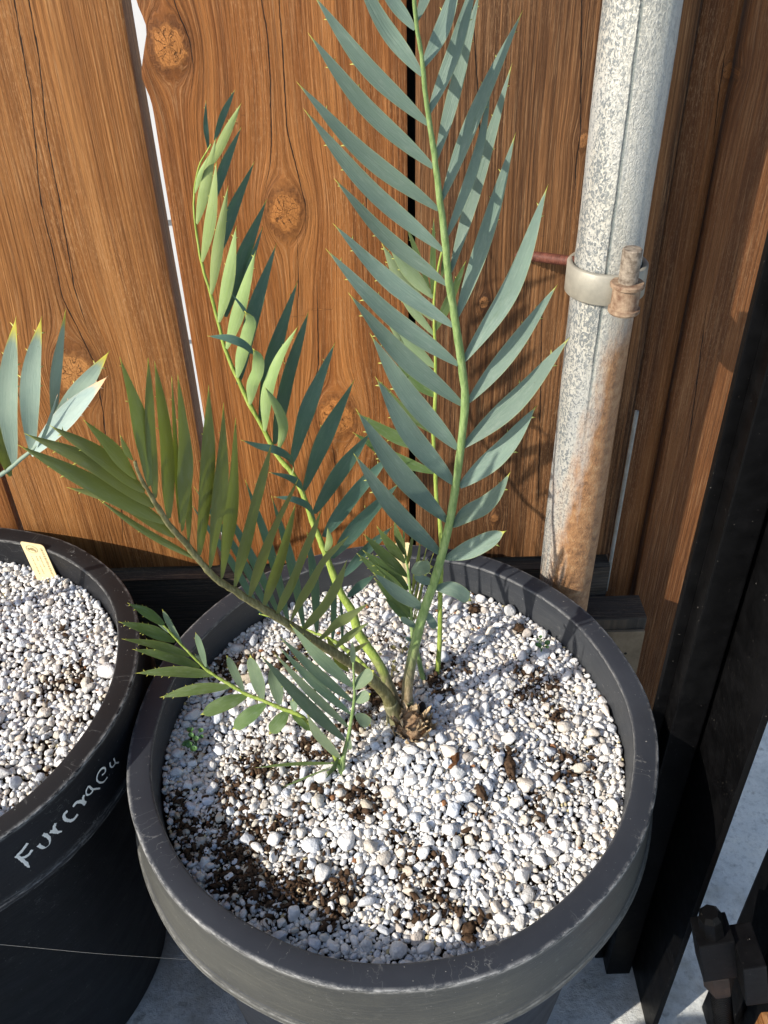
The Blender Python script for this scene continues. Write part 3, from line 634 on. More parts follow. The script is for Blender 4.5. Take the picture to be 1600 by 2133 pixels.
def scatter(nm, cx, cy, a, b, hf, soil, label, classes, ymin=-9, xmin=-9, under=0):
    cell = .006; grid = {}
    PX, PYY, PR = [], [], []
    def ok(x, y, r, f):
        gx, gy = int(x/cell), int(y/cell); m_ = 3
        for i in range(gx-m_, gx+m_+1):
            for j in range(gy-m_, gy+m_+1):
                for (qx, qy, qr) in grid.get((i, j), ()):
                    if (qx-x)**2+(qy-y)**2 < ((qr+r)*f)**2: return False
        return True
    for (r0, r1, tries, f, sk) in classes:
        t = RNG.random((tries, 4)); rr = np.sqrt(t[:, 0]); th = 2*math.pi*t[:, 1]
        R = r0+(r1-r0)*t[:, 2]**1.7
        X = cx+(a-R*.75)*rr*np.cos(th); Y = cy+(b-R*.75)*rr*np.sin(th)
        sm = soil(X, Y)
        for i in range(tries):
            if X[i] < xmin or Y[i] < ymin or t[i, 3] < sm[i]*sk: continue
            if under and R[i] > .0034 and RNG.random() > .30+.7*math.exp(-((X[i]-.01)/.10)**2-((Y[i]-.42)/.14)**2): continue
            if ok(X[i], Y[i], R[i], f):
                grid.setdefault((int(X[i]/cell), int(Y[i]/cell)), []).append((X[i], Y[i], R[i])); PX.append(X[i]); PYY.append(Y[i]); PR.append(R[i])
    X = np.array(PX); Y = np.array(PYY); R = np.array(PR); n = len(X)
    Z = hf(X, Y)+R*.25-.001+RNG.random(n)*R*.55
    if under:
        t = RNG.random((under, 3)); rr = np.sqrt(t[:, 0]); th = 2*math.pi*t[:, 1]; x = cx+(a-.002)*rr*np.cos(th); y = cy+(b-.002)*rr*np.sin(th); sm = soil(x, y)
        k = (RNG.random(under) > sm*1.1) & (x > xmin); x, y = x[k], y[k]; r_ = .0012+.0014*t[k, 2]
        X = np.r_[X, x]; Y = np.r_[Y, y]; R = np.r_[R, r_]; Z = np.r_[Z, hf(x, y)-.0026+RNG.random(len(x))*.002]; n = len(X)
    # colours
    g = RNG.random(n); base = np.empty((n, 3)); v = .56+.21*RNG.random(n)
    base[:] = np.c_[v, v*.985, v*.955]
    q = g < .16; base[q] = np.c_[v[q]*.82, v[q]*.86, v[q]*.92]
    q = (g > .16) & (g < .30); base[q] = np.c_[v[q]*.95, v[q]*.87, v[q]*.76]
    q = (g > .30) & (g < .345) & (R < .0021); base[q] = np.c_[v[q]*.72, v[q]*.62, v[q]*.36]
    q = (g > .335) & (g < .36); base[q] = np.c_[v[q]*.62, v[q]*.56, v[q]*.50]
    q = (g > .36) & (g < .370) & (R < .0026); base[q] = np.c_[v[q]*.40, v[q]*.19, v[q]*.09]
    mossy = soil(X, Y)*(RNG.random(n) < .35); base = base*(1-mossy[:, None]*np.array([.25, .33, .48]))
    Vs, Fs, Cs = [], [], []; off = 0
    for (SH, F), sel in ((SH3, R > .0034), (SH2, R <= .0034)):
        ii = np.nonzero(sel)[0]
        if not len(ii): continue
        sh = SH[RNG.integers(0, len(SH), len(ii))]*np.stack([1+.55*RNG.random(len(ii))**1.6, .82+.24*RNG.random(len(ii)), .62+.28*RNG.random(len(ii))], 1)[:, None, :]
        tilt = rotm(len(ii))
        # mostly lying flat : spin about z then tip a little
        a_ = RNG.random(len(ii))*6.283; c_, s_ = np.cos(a_), np.sin(a_); Rz = np.zeros((len(ii), 3, 3)); Rz[:, 0, 0] = c_; Rz[:, 0, 1] = -s_; Rz[:, 1, 0] = s_; Rz[:, 1, 1] = c_; Rz[:, 2, 2] = 1
        flat = RNG.random(len(ii)) < .6; Mx = np.where(flat[:, None, None], Rz, tilt)
        P = np.einsum('nij,nvj->nvi', Mx, sh)*(R[ii][:, None, None])+np.stack([X[ii], Y[ii], Z[ii]], 1)[:, None, :]
        nv = P.shape[1]; Vs.append(P.reshape(-1, 3)); Fs.append((F[None]+(np.arange(len(ii))*nv)[:, None, None]).reshape(-1, 3)+off); off += len(ii)*nv
        Cs.append(np.repeat(np.c_[base[ii], np.ones(len(ii))], nv, axis=0))
    o = mesh_obj(nm, np.concatenate(Vs), np.concatenate(Fs), MPUM, None, True, {'pc': ('FLOAT_COLOR', np.concatenate(Cs))})
    print(nm, n)
    return tag(o, label, 'gravel', None, 'stuff')
CLS = [(.0062, .0080, 9, .95, .9), (.0044, .0066, 620, .92, .8), (.0030, .0045, 4200, .88, .82), (.0022, .0031, 14000, .86, .80), (.0014, .0022, 34000, .86, .72), (.0007, .0014, 40000, .9, .55)]
scatter('pumice_gravel', .002, .49, .1940, .2050, h_big, SOILB, 'white pumice pebbles covering the soil of the big pot', CLS, under=17000)
CLS2 = [(.0075, .0085, 8, .95, .9), (.0045, .0065, 300, .92, .8), (.0032, .0045, 3500, .88, .82), (.0023, .0032, 14000, .86, .80), (.0014, .0023, 26000, .86, .72)]
scatter('pumice_gravel', LP[0], LP[1], LP[2]-.0198, LP[2]-.0198, h_left, SOILL, 'white pumice pebbles in the left pot with the writing', CLS2, xmin=-.50, under=12000)
# brown crumbs and bark chips
def crumbs(nm, cx, cy, a, hf, soil, n, label, xmin=-9):
    x = cx+a*(RNG.random(n*6)*2-1); y = cy+a*(RNG.random(n*6)*2-1); s = soil(x, y)
    k = (np.hypot(x-cx, y-cy) < a) & (RNG.random(len(x)) < s*s) & (x > xmin); x, y = x[k][:n], y[k][:n]; n = len(x)
    R = .0005+.0022*RNG.random(n)**3; z = hf(x, y)+.0005+RNG.random(n)*.003
    SH, F = SH2; sh = SH[RNG.integers(0, len(SH), n)]*np.stack([1+1.2*RNG.random(n), np.ones(n), .7*np.ones(n)], 1)[:, None, :]
    P = np.einsum('nij,nvj->nvi', rotm(n), sh)*R[:, None, None]+np.stack([x, y, z], 1)[:, None, :]
    F2 = (F[None]+(np.arange(n)*P.shape[1])[:, None, None]).reshape(-1, 3)
    return tag(mesh_obj(nm, P.reshape(-1, 3), F2, MBARK), label, 'soil crumbs', None, 'stuff')
crumbs('soil_crumbs', .002, .49, .19, h_big, SOILB, 5000, 'brown soil crumbs in the bare patches of the big pot')
crumbs('soil_crumbs', LP[0], LP[1], .19, h_left, SOILL, 1500, 'brown soil crumbs in the bare patches of the left pot', -.5)

# ------------------------------------------------------------------ cycads
def leaflet(parent, pts, wpx, Y, dY, mat, tilt=0.0, up=0.0, flip=False, bow=0.0, teeth=2, blunt=0.0, label=None, yel=1.0, name='leaflet', twist=0.0, wmax=.42, tipy=.06):
    """a lance-shaped blade: pts = centre line seen in the photo, Y = distance of its base, dY = how far its tip leans away"""
    pts = [tuple(map(float, p)) for p in pts]
    if len(pts) == 2:
        (x0, y0), (x1, y1) = pts; L = math.hypot(x1-x0, y1-y0)
        if bow == 0: bow = RNG.uniform(-.02, .02)
        mx, my = (x0+x1)/2-(y1-y0)*bow, (y0+y1)/2+(x1-x0)*bow
        pts = [pts[0], (mx, my), pts[1]]
    d = np.r_[0, np.cumsum([math.hypot(pts[i+1][0]-pts[i][0], pts[i+1][1]-pts[i][1]) for i in range(len(pts)-1)])]; d /= d[-1]
    C = [PY(p[0], p[1], Y+dY*s+.10*dY*math.sin(math.pi*s)) for p, s in zip(pts, d)]
    n = 22; P = catmull(C, n); T = np.gradient(P, axis=0); T /= np.linalg.norm(T, axis=1)[:, None]
    s = np.linspace(0, 1, n)
    W = wpx*depth(P[n//3])/FOC*.5*.90
    prof = np.where(s < wmax, .22+.78*np.sin(np.clip(s/wmax, 0, 1)*math.pi/2)**.85, 1-(np.clip((s-wmax)/(1-wmax), 0, 1))**(1.75+2.8*blunt))
    if blunt: prof = np.where(s > .9, np.maximum(prof, .0)*1.0, prof)
    prof[-1] = .0; rnd = RNG.random()
    v = CAM-P; v /= np.linalg.norm(v, axis=1)[:, None]
    tl = tilt+(twist+RNG.uniform(-.30, .30))*s+RNG.uniform(-.12, .12); up = up+RNG.uniform(-.1, .1)
    N = v+tl[:, None]*RGT+up*UPV; N -= (N*T).sum(1)[:, None]*T; N /= np.linalg.norm(N, axis=1)[:, None]
    vp = v-(v*T).sum(1)[:, None]*T; vp /= np.linalg.norm(vp, axis=1)[:, None]; comp = np.minimum(1/np.maximum(np.abs((N*vp).sum(1)), .5), 1.6)
    S = np.cross(T, N); us = np.array([-1, -.55, 0, .55, 1.0]); th = .00022
    Wd = (W*prof*comp)
    wav = .09*np.sin(s*(6+5*rnd)+rnd*9)
    V, lc, lp = [], [], []
    Lm = float(np.linalg.norm(np.diff(P, axis=0), axis=1).sum())
    def sheet(sg, side):
        for i in range(n):
            for u in us:
                cc = (u*u-.4)*.16*(1 if not flip else -1)
                q = P[i]+S[i]*Wd[i]*u+N[i]*(Wd[i]*(cc+wav[i]*u)+sg*th*(1-u*u))
                V.append(q)
                ey = (.34 if abs(u) > .99 else 0)*yel+yel*min(1, max(0, (s[i]-(1-tipy))/tipy*1.3))*.85
                lc.append((side, min(ey, 1), rnd)); lp.append((u*Wd[i], s[i]*Lm, rnd))
    sa, sb = (1.0, 0.0) if flip else (0.0, 1.0)
    sheet(+1, sa); sheet(-1, sb)
    F = []
    m_ = 5
    for i in range(n-1):
        for j in range(m_-1):
            a = i*m_+j; F.append((a, a+1, a+m_+1, a+m_)); b = n*m_+a; F.append((b, b+m_, b+m_+1, b+1))
    # spines
    def spine(i, u, ln):
        base = P[i]+S[i]*Wd[i]*u; dirn = T[i]*.75+S[i]*u*.8+N[i]*RNG.uniform(-.3, .3); dirn /= np.linalg.norm(dirn)
        k = len(V); wv = T[i]*ln*.28
        V.extend([base-wv-S[i]*u*.0003, base+wv-S[i]*u*.0003, base+dirn*ln, base-N[i]*ln*.12])
        lc.extend([(sa, .4*yel, rnd), (sa, .4*yel, rnd), (sa, .95*yel, rnd), (sa, .5*yel, rnd)]); lp.extend([(0, 0, rnd)]*4)
        F.extend([(k, k+1, k+2), (k+1, k+3, k+2), (k+3, k, k+2)])
    ln0 = min(.0034, max(.0012, W*.42))
    for u in (-1, 1):
        for t in range(teeth):
            ss = .5+.46*(t+RNG.uniform(.1, .9))/max(teeth, 1)
            if RNG.random() < .85: spine(min(n-2, int(ss*n)), u, ln0*RNG.uniform(.7, 1.2))
    # tip spine
    k = len(V); e = P[-1]; V.extend([P[-2]+S[-2]*Wd[-2]*.6, P[-2]-S[-2]*Wd[-2]*.6, e+T[-1]*ln0*.9, e-N[-1]*.0003])
    lc.extend([(sa, .9*yel, rnd)]*4); lp.extend([(0, 0, rnd)]*4); F.extend([(k, k+1, k+2), (k, k+2, k+3), (k+1, k+3, k+2)])
    o = mesh_obj(name, V, F, mat, parent, True, {'lc': ('FLOAT_VECTOR', lc), 'lp': ('FLOAT_VECTOR', lp)})
    if label: o['label'] = label
    return o
class Frond:
    def __init__(s, plant, rach, wid, mat, label=None, hair=False, name='frond'):
        """rach = [(px, py, Y)], wid = px widths"""
        r = np.array(rach, float); s.c = catmull(r, 160)
        P = np.array([PY(a, b, y) for a, b, y in catmull(r, 90)]); ww = np.interp(np.linspace(0, 1, 90), np.linspace(0, 1, len(wid)), wid)
        R = np.array([w_*depth(p)/FOC*.5 for w_, p in zip(ww, P)])
        V, F = tube(P, R, 12)
        V = np.array(V); V += (vnoise(V, 300, 3)-.5)[:, None]*.0006
        s.o = mesh_obj(name, V, F, mat, None); put(s.o, plant)
        if label: s.o['label'] = label
        s.plant = plant
    def Yat(s, p):
        d = (s.c[:, 0]-p[0])**2+(s.c[:, 1]-p[1])**2; return float(s.c[np.argmin(d), 2])
    def leaf(s, pts, w, dY=0.0, mat=None, **k):
        return leaflet(s.o, pts, w, s.Yat(pts[0])+k.pop('off', 0.0), dY, mat or s.lm, **k)

cyc = tag(empty('cycad_plant', tuple(PZ(850, 1500, RIMZ-.03))), 'tall blue-green cycad with three long toothed fronds rising from the middle of the big pot', 'cycad plant')
# --- tall blue-green frond
f = Frond(cyc, [(846, 1482, .508), (850, 1420, .507), (863, 1350, .504), (884, 1270, .500), (905, 1210, .497), (922, 1150, .494), (939, 1075, .490), (951, 1000, .486), (963, 905, .480), (969, 830, .475), (962, 760, .470), (948, 665, .464), (936, 590, .459), (925, 480, .452), (914, 400, .447), (902, 300, .441), (890, 225, .436), (880, 130, .430), (868, 50, .425), (860, -60, .418)],
          [24, 22, 20, 18, 17, 17, 17, 16, 15, 14, 12, 10, 9, 8], MSTM, 'thick upright frond with wide blue-green leaflets')
f.lm = LM
for bx, by, tx, ty, w_, dy in [(864, 62, 770, -90, 40, .01), (879, 157, 735, -75, 50, .012), (891, 259, 655, -8, 52, .01), (902, 349, 645, 73, 53, .012), (913, 437, 621, 174, 51, .006), (922, 522, 636, 231, 52, .01),
                             (930, 593, 699, 375, 46, .02), (943, 679, 697, 469, 52, .014), (954, 760, 682, 522, 54, .01), (964, 844, 729, 614, 57, .006), (952, 934, 774, 700, 62, .004), (945, 1007, 785, 790, 62, .0), (932, 1086, 744, 856, 62, -.004), (919, 1155, 739, 948, 54, -.006)]:
    f.leaf([(bx, by), (tx, ty)], w_*.77, dy, tilt=.40, up=.1, bow=-.045, teeth=2)
f.leaf([(884, 1268), (779, 1194)], 31, .0, tilt=.4, bow=-.04, teeth=1); f.leaf([(869, 1306), (833, 1286)], 15, 0, tilt=.4, teeth=0, blunt=1); f.leaf([(858, 1335), (843, 1327)], 9, 0, tilt=.4, teeth=0)
f.leaf([(903, 1214), (882, 1208), (862, 1198)], 20, -.006, tilt=.8, up=-.5, teeth=0, blunt=1)
leaflet(f.o, [(857, 1190), (876, 1184), (898, 1181)], 33, .489, -.002, LU, tilt=-.1, up=.5, teeth=2, blunt=2.2, wmax=.5, label='short square-ended leaflet curled back')
for pts, w_, dy in [([(868, 45), (915, -95)], 30, .01), ([(880, 141), (915, 75), (962, -70)], 46, .01), ([(894, 236), (945, 110), (998, -70)], 43, .01), ([(909, 332), (950, 180), (1000, -22)], 39, .012), ([(921, 416), (985, 250), (1087, 26)], 43, .012),
                    ([(930, 495), (960, 424), (998, 310), (1022, 182)], 32, .006), ([(939, 567), (982, 420), (1012, 318), (1040, 225), (1066, 135)], 40, .022), ([(952, 661), (1015, 480), (1073, 281)], 46, .01), ([(966, 752), (1060, 610), (1140, 390)], 55, .008),
                    ([(976, 837), (1060, 735), (1159, 596)], 50, .006), ([(966, 930), (1080, 830), (1184, 706)], 60, .004), ([(958, 1014), (1050, 935), (1116, 848)], 60, .0)]:
    f.leaf(pts, w_*.80, dy, tilt=-.12, up=.12, teeth=2)
f.leaf([(943, 1096), (970, 1073), (1009, 1053), (1040, 1022), (1061, 987)], 42, -.004, tilt=-.2, up=.2, teeth=1, wmax=.36); f.leaf([(928, 1163), (985, 1142), (1050, 1108)], 43, -.01, tilt=-.1, up=.2, teeth=1, blunt=.6, bow=.08, wmax=.5)
f.leaf([(906, 1224), (945, 1228), (979, 1250)], 34, -.006, tilt=-.1, up=.2, teeth=1, blunt=1.6, wmax=.5); f.leaf([(886, 1273), (896, 1290), (908, 1309)], 19, 0, tilt=0, teeth=0, blunt=1.6, wmax=.5); f.leaf([(877, 1308), (881, 1321)], 9, 0, teeth=0)

# --- arching back frond, dark on one side and pale on the other
b = Frond(cyc, [(832, 1492, .514), (815, 1440, .516), (790, 1384, .522), (764, 1346, .530), (747, 1320, .536), (734, 1275, .544), (711, 1237, .550), (684, 1170, .560), (667, 1125, .566), (650, 1086, .572), (636, 1041, .577), (605, 981, .585), (583, 956, .589), (547, 890, .596), (520, 842, .600), (492, 782, .605), (472, 735, .608), (452, 660, .611), (437, 607, .612), (420, 545, .613), (407, 470, .613), (404, 420, .612), (409, 370, .610), (417, 340, .607), (430, 317, .604), (440, 300, .601)],
          [26, 22, 20, 17, 14, 12, 11, 10, 10, 9, 8, 7, 6, 5, 4, 3], MSTN, 'long slender arching frond, pale leaflets curling over the stem')
b.lm = LB
R_ = dict(tilt=.95, up=-.1, teeth=1)
for bx, by, tx, ty, w_ in [(434, 312, 429, 211, 11), (447, 292, 489, 188, 16), (441, 430, 502, 266, 21), (450, 545, 529, 339, 26), (470, 660, 555, 417, 31), (500, 650, 547, 474, 15), (496, 800, 575, 510, 33), (541, 878, 619, 588, 34), (572, 925, 642, 651, 33), (607, 967, 697, 716, 35), (633, 1022, 737, 793, 35), (654, 1070, 772, 900, 36), (674, 1118, 815, 945, 35), (691, 1163, 830, 1008, 35), (716, 1200, 817, 1097, 25), (724, 1243, 781, 1198, 20)]:
    b.leaf([(bx, by), (tx, ty)], w_, .018, off=.004, bow=-.03, **R_)
Lk = dict(tilt=-.35, up=.0, flip=True, teeth=2)
for pts, w_ in [([(440, 345), (468, 285), (502, 216)], 25), ([(406, 402), (420, 355), (436, 322)], 13), ([(410, 466), (425, 400), (450, 287)], 29), ([(421, 545), (440, 445), (451, 338)], 29), ([(440, 613), (458, 490), (475, 389)], 30), ([(456, 671), (474, 590), (492, 473)], 33), ([(472, 726), (500, 637), (532, 525)], 35),
                ([(551, 898), (557, 815), (582, 745), (620, 681)], 32)]:
    b.leaf(pts, w_*.86, -.022, off=-.004, **Lk)
b.leaf([(494, 786), (503, 740), (517, 690), (522, 668), (511, 650)], 29, -.022, off=-.004, wmax=.5, blunt=1.2, tilt=-.3, flip=True, teeth=0); leaflet(b.o, [(525, 672), (505, 640), (481, 610)], 8, .585, -.01, LB, tilt=.5, teeth=0)
b.leaf([(520, 842), (526, 800), (537, 770), (536, 742), (528, 728)], 28, -.024, off=-.004, wmax=.5, blunt=1.2, tilt=-.3, flip=True, teeth=0); leaflet(b.o, [(530, 737), (508, 718), (475, 705), (434, 700)], 20, .578, -.008, LB, tilt=.9, up=.6, teeth=0)
b.leaf([(581, 936), (590, 885), (573, 840), (552, 806)], 24, -.022, off=-.004, tilt=.1, flip=True, teeth=0, wmax=.5)
leaflet(b.o, [(608, 990), (611, 968), (600, 952), (575, 938), (540, 930), (504, 917)], 18, .58, -.02, LB, tilt=.9, up=.7, teeth=0, wmax=.55)
leaflet(b.o, [(634, 1036), (625, 1010), (603, 996), (562, 984)], 15, .574, -.016, LB, tilt=.9, up=.7, teeth=0, wmax=.5)
leaflet(b.o, [(657, 1084), (640, 1054), (612, 1041), (572, 1035)], 17, .568, -.016, LB, tilt=.9, up=.7, teeth=0, wmax=.5)
b.leaf([(678, 1150), (686, 1128), (683, 1100)], 17, -.01, tilt=0, flip=True, teeth=0)
# --- its steep leaflets behind the olive frond sit on a short low frond
c_ = Frond(cyc, [(815, 1448, .520), (770, 1400, .533), (735, 1365, .545), (700, 1338, .555), (650, 1316, .564), (600, 1298, .572), (540, 1278, .58)], [16, 12, 10, 8, 6, 4, 3], MSTY, 'low frond with steep dark leaflets half hidden behind the olive one')
c_.lm = LB
for bx, by, tx, ty, w_ in [(545, 1280, 398, 1050, 17), (570, 1290, 405, 1015, 18), (590, 1298, 430, 1000, 19), (602, 1300, 511, 1000, 22), (634, 1312, 566, 1034, 22), (660, 1318, 640, 1110, 22), (693, 1334, 690, 1172, 15), (713, 1345, 707, 1232, 8)]:
    c_.leaf([(bx, by), (tx, ty)], w_, .012, tilt=1.1, bow=.02, teeth=1)

# --- olive frond arching towards the viewer
o_ = Frond(cyc, [(824, 1496, .505), (806, 1450, .500), (770, 1412, .490), (740, 1388, .480), (700, 1362, .468), (640, 1325, .452), (600, 1300, .442), (549, 1268, .430), (521, 1251, .424), (487, 1229, .416), (446, 1201, .406), (415, 1167, .398), (387, 1132, .390), (362, 1104, .383), (337, 1070, .375), (315, 1032, .367), (293, 995, .359), (281, 962, .352)],
           [30, 25, 22, 20, 19, 18, 17, 16, 15, 14, 13, 12, 9, 7], MSTH, 'olive frond leaning forward to the left on a hairy brown stem')
o_.lm = LO
Q = dict(tilt=1.15, up=.35, teeth=2)
for pts, w_, dy in [([(312, 1012), (290, 880), (251, 748)], 36, .0), ([(324, 1038), (312, 900), (309, 748)], 27, .0), ([(352, 1080), (345, 920), (323, 757)], 34, .012), ([(374, 1090), (367, 960), (358, 787)], 12, .015), ([(380, 1106), (384, 950), (371, 784)], 33, .0), ([(393, 1131), (392, 1010), (383, 900)], 15, .012),
                    ([(415, 1158), (430, 990), (435, 806)], 36, .0), ([(438, 1183), (458, 1010), (466, 843)], 36, .0), ([(462, 1205), (482, 1040), (491, 874)], 33, .01), ([(489, 1225), (520, 1090), (565, 926)], 36, .0), ([(520, 1245), (558, 1125), (621, 998)], 38, .0), ([(549, 1265), (584, 1160), (615, 1052)], 28, .012),
                    ([(577, 1282), (620, 1180), (670, 1061)], 36, .0), ([(604, 1297), (640, 1225), (680, 1160), (725, 1118)], 30, .0), ([(632, 1313), (685, 1245), (722, 1169)], 33, .0), ([(662, 1335), (712, 1292), (766, 1258)], 25, -.002), ([(695, 1352), (735, 1318), (770, 1296)], 17, .0), ([(718, 1370), (745, 1350), (771, 1335)], 12, .0)]:
    o_.leaf(pts, w_, dy, **Q)
for pts, w_, dy in [([(277, 958), (262, 935), (251, 908)], 14, -.004), ([(284, 996), (235, 935), (176, 876)], 31, -.01), ([(301, 1024), (205, 945), (107, 888)], 40, -.014), ([(321, 1055), (195, 965), (56, 905)], 44, -.02), ([(342, 1088), (200, 1010), (42, 929)], 44, -.02), ([(364, 1118), (255, 1045), (143, 1016)], 34, -.012),
                    ([(412, 1166), (300, 1105), (205, 1040)], 17, -.008)]:
    o_.leaf(pts, w_, dy, tilt=.75, up=.25, teeth=2, flip=True)
o_.leaf([(726, 1398), (700, 1365), (680, 1326)], 23, -.006, tilt=.8, teeth=1)
# crown of the plant
cr = PZ(852, 1532, RIMZ-.020); Vi, Fi = ico(4)
Vn = Vi*np.array([.0118, .0118, .0150])*(1+.30*(vnoise(Vi, 3, 5)-.5)+.26*(vnoise(Vi, 8, 6)-.5))[:, None]+cr+np.array([.003, .004, .004])
crown = put(mesh_obj('crown', Vn, [tuple(map(int, q)) for q in Fi], MCORE, None), cyc)
for k in range(90):
    tier = k % 4; a = RNG.uniform(0, 6.283); zz_ = -.010+tier*.0065+RNG.uniform(-.002, .002); rr = (.0128, .0130, .0115, .0080)[tier]
    p = cr+np.array([.003+rr*math.cos(a), .004+rr*math.sin(a), zz_]); ou = np.array([math.cos(a), math.sin(a), 0]); L = RNG.uniform(.008, .015); tw = RNG.uniform(-.4, .4); wv = (np.array([-math.sin(a), math.cos(a), tw])*RNG.uniform(.0020, .0036)); lean = RNG.uniform(-.15, .55)
    R4 = [(0, 1.0, .0002), (.3, 1.05, .0016), (.6, .75, .0024), (.85, .38, .0026), (1.0, .05, .0022)]; q = []
    for t, wf, o1 in R4:
        c1 = p+ou*(o1+lean*L*t*t)+np.array([0, 0, L*t]); q += [c1-wv*wf, c1+ou*.0009*wf, c1+wv*wf]
    q = [x+RNG.normal(size=3)*.00025 for x in q]
    F_ = [(i*3+j, i*3+j+1, i*3+4+j, i*3+3+j) for i in range(4) for j in range(2)]
    q2 = [x-ou*.0005 for x in q]; F_ += [tuple(i+15 for i in reversed(f_)) for f_ in F_]
    mesh_obj('scale', q+q2, F_, MSCALE if k % 8 else MBARK, crown, False)
sp = PY(878, 1478, .512); mesh_obj('cut_stub', *tube(catmull([sp+np.array([-.001, 0, -.012]), sp+np.array([0, 0, .0]), sp+np.array([.0012, .002, .007])], 8), [.0052, .005, .0048, .0046, .0044, .004, .0032, .0015], 10), MCHAR, crown)
# swollen leaf bases
for (pts, r0, r1) in [([(822, 1522, .498), (824, 1490, .503), (812, 1462, .502)], .0095, .0062), ([(850, 1522, .505), (847, 1490, .508), (849, 1455, .508)], .0082, .0052)]:
    P = catmull(np.array(pts), 16); P = np.array([PY(*q) for q in P]); mesh_obj('leaf_base', *tube(P, np.linspace(r0, r1, 16), 14), MSTB, crown)

# --- seedling in front
sd1 = tag(empty('cycad_plant', tuple(PZ(712, 1605, RIMZ-.03))), 'small green cycad seedling in front, one frond reaching left over the pot rim', 'cycad plant')
s_ = Frond(sd1, [(712, 1603, .452), (690, 1560, .454), (650, 1517, .458), (627, 1492, .460), (590, 1477, .463), (556, 1462, .466), (508, 1443, .470), (480, 1426, .472), (427, 1392, .476), (409, 1374, .477), (382, 1347, .479), (360, 1323, .480), (336, 1297, .481), (303, 1272, .482)], [11, 10, 9, 9, 8, 8, 7, 6, 5, 4, 3], MSTY, 'frond of spiny green leaflets reaching left')
s_.lm = LS
for bx, by, tx, ty, w_ in [(342, 1301, 268, 1257, 23), (364, 1336, 250, 1296, 27), (396, 1366, 256, 1331, 21), (416, 1389, 279, 1353, 25), (446, 1406, 286, 1402, 26), (480, 1430, 336, 1452, 27)]:
    s_.leaf([(bx, by), (tx, ty)], w_, -.004, tilt=.35, up=.55, teeth=4, bow=.03)
for bx, by, tx, ty, w_ in [(515, 1449, 422, 1487, 33), (554, 1466, 487, 1517, 33), (599, 1481, 563, 1526, 32), (609, 1489, 646, 1522, 15)]:
    s_.leaf([(bx, by), (tx, ty)], w_, -.012, tilt=.25, up=.45, teeth=0, blunt=1.2, wmax=.5, yel=.6)
for bx, by, tx, ty, w_ in [(352, 1318, 303, 1265, 11), (379, 1343, 339, 1271, 13), (429, 1389, 408, 1319, 15), (438, 1400, 407, 1363, 12), (508, 1440, 473, 1367, 19), (547, 1458, 522, 1367, 30), (583, 1468, 566, 1388, 31), (615, 1482, 610, 1456, 16)]:
    s_.leaf([(bx, by), (tx, ty)], w_, .006, tilt=-.2, up=.2, teeth=1, blunt=.8, wmax=.5, mat=LU)
u_ = Frond(sd1, [(712, 1608, .452), (715, 1579, .451), (725, 1537, .449), (733, 1492, .447), (738, 1455, .445), (737, 1410, .443), (736, 1380, .441)], [15, 10, 8, 7, 6, 5, 4], MST, 'upright frond with broad grey-green leaflets pointing left')
u_.lm = LU
for bx, by, tx, ty, w_ in [(734, 1430, 606, 1302, 29), (732, 1460, 585, 1328, 24), (729, 1486, 583, 1350, 22), (725, 1514, 572, 1361, 20), (718, 1542, 544, 1366, 29), (704, 1578, 640, 1488, 34)]:
    u_.leaf([(bx, by), (tx, ty)], w_, -.01, tilt=-.5, up=.45, teeth=3, bow=-.02)
u_.leaf([(736, 1384), (734, 1335)], 14, 0, tilt=.3, teeth=0)
for bx, by, tx, ty, w_ in [(737, 1434, 777, 1398, 30), (740, 1461, 770, 1446, 26), (741, 1488, 770, 1510, 28), (728, 1535, 729, 1562, 11)]:
    u_.leaf([(bx, by), (tx, ty)], w_, -.002, tilt=-.1, up=.2, teeth=1, blunt=1.4, wmax=.55)
v_ = Frond(sd1, [(713, 1612, .451), (708, 1600, .450), (700, 1592, .449), (692, 1588, .448)], [12, 9, 6, 4], MST, 'old low frond of thin dark blades')
v_.lm = LS
for bx, by, tx, ty, w_, dy in [(696, 1590, 533, 1599, 9, .0), (698, 1594, 523, 1670, 4, -.01), (700, 1596, 584, 1677, 6, -.012), (704, 1592, 593, 1705, 4.5, -.016)]:
    v_.leaf([(bx, by), (tx, ty)], w_, dy, tilt=.3, up=.6, teeth=0)
v_.leaf([(704, 1578), (694, 1600), (678, 1623)], 12, -.006, tilt=.9, teeth=0)

# --- seedling at the back
sd2 = tag(empty('cycad_plant', tuple(PZ(895, 1412, RIMZ-.03))), 'slim cycad seedling behind the tall frond with two thin green stems', 'cycad plant')
k_ = Frond(sd2, [(884, 1425, .553), (871, 1369, .556), (861, 1331, .558), (857, 1294, .560), (855, 1240, .562), (849, 1181, .563), (844, 1155, .564), (841, 1099, .565)], [12, 10, 9, 8, 7, 6, 5, 3], MST, 'short frond crowded with toothed green leaflets')
k_.lm = LS
for bx, by, tx, ty, w_, mt in [(842, 1155, 822, 1087, 18, LS), (844, 1173, 786, 1097, 22, LS), (848, 1201, 759, 1114, 26, LS), (850, 1228, 758, 1148, 30, LS), (855, 1256, 745, 1154, 30, LS), (857, 1285, 781, 1206, 30, LS), (858, 1300, 800, 1245, 16, LS)]:
    k_.leaf([(bx, by), (tx, ty)], w_, -.012, tilt=-.25, up=.3, teeth=3, mat=mt)
for bx, by, tx, ty, w_ in [(850, 1176, 860, 1112, 13), (858, 1242, 876, 1124, 15), (860, 1272, 889, 1140, 10), (860, 1292, 903, 1153, 8), (861, 1300, 884, 1200, 7)]:
    k_.leaf([(bx, by), (tx, ty)], w_, .0, tilt=1.3, teeth=1, mat=LO)
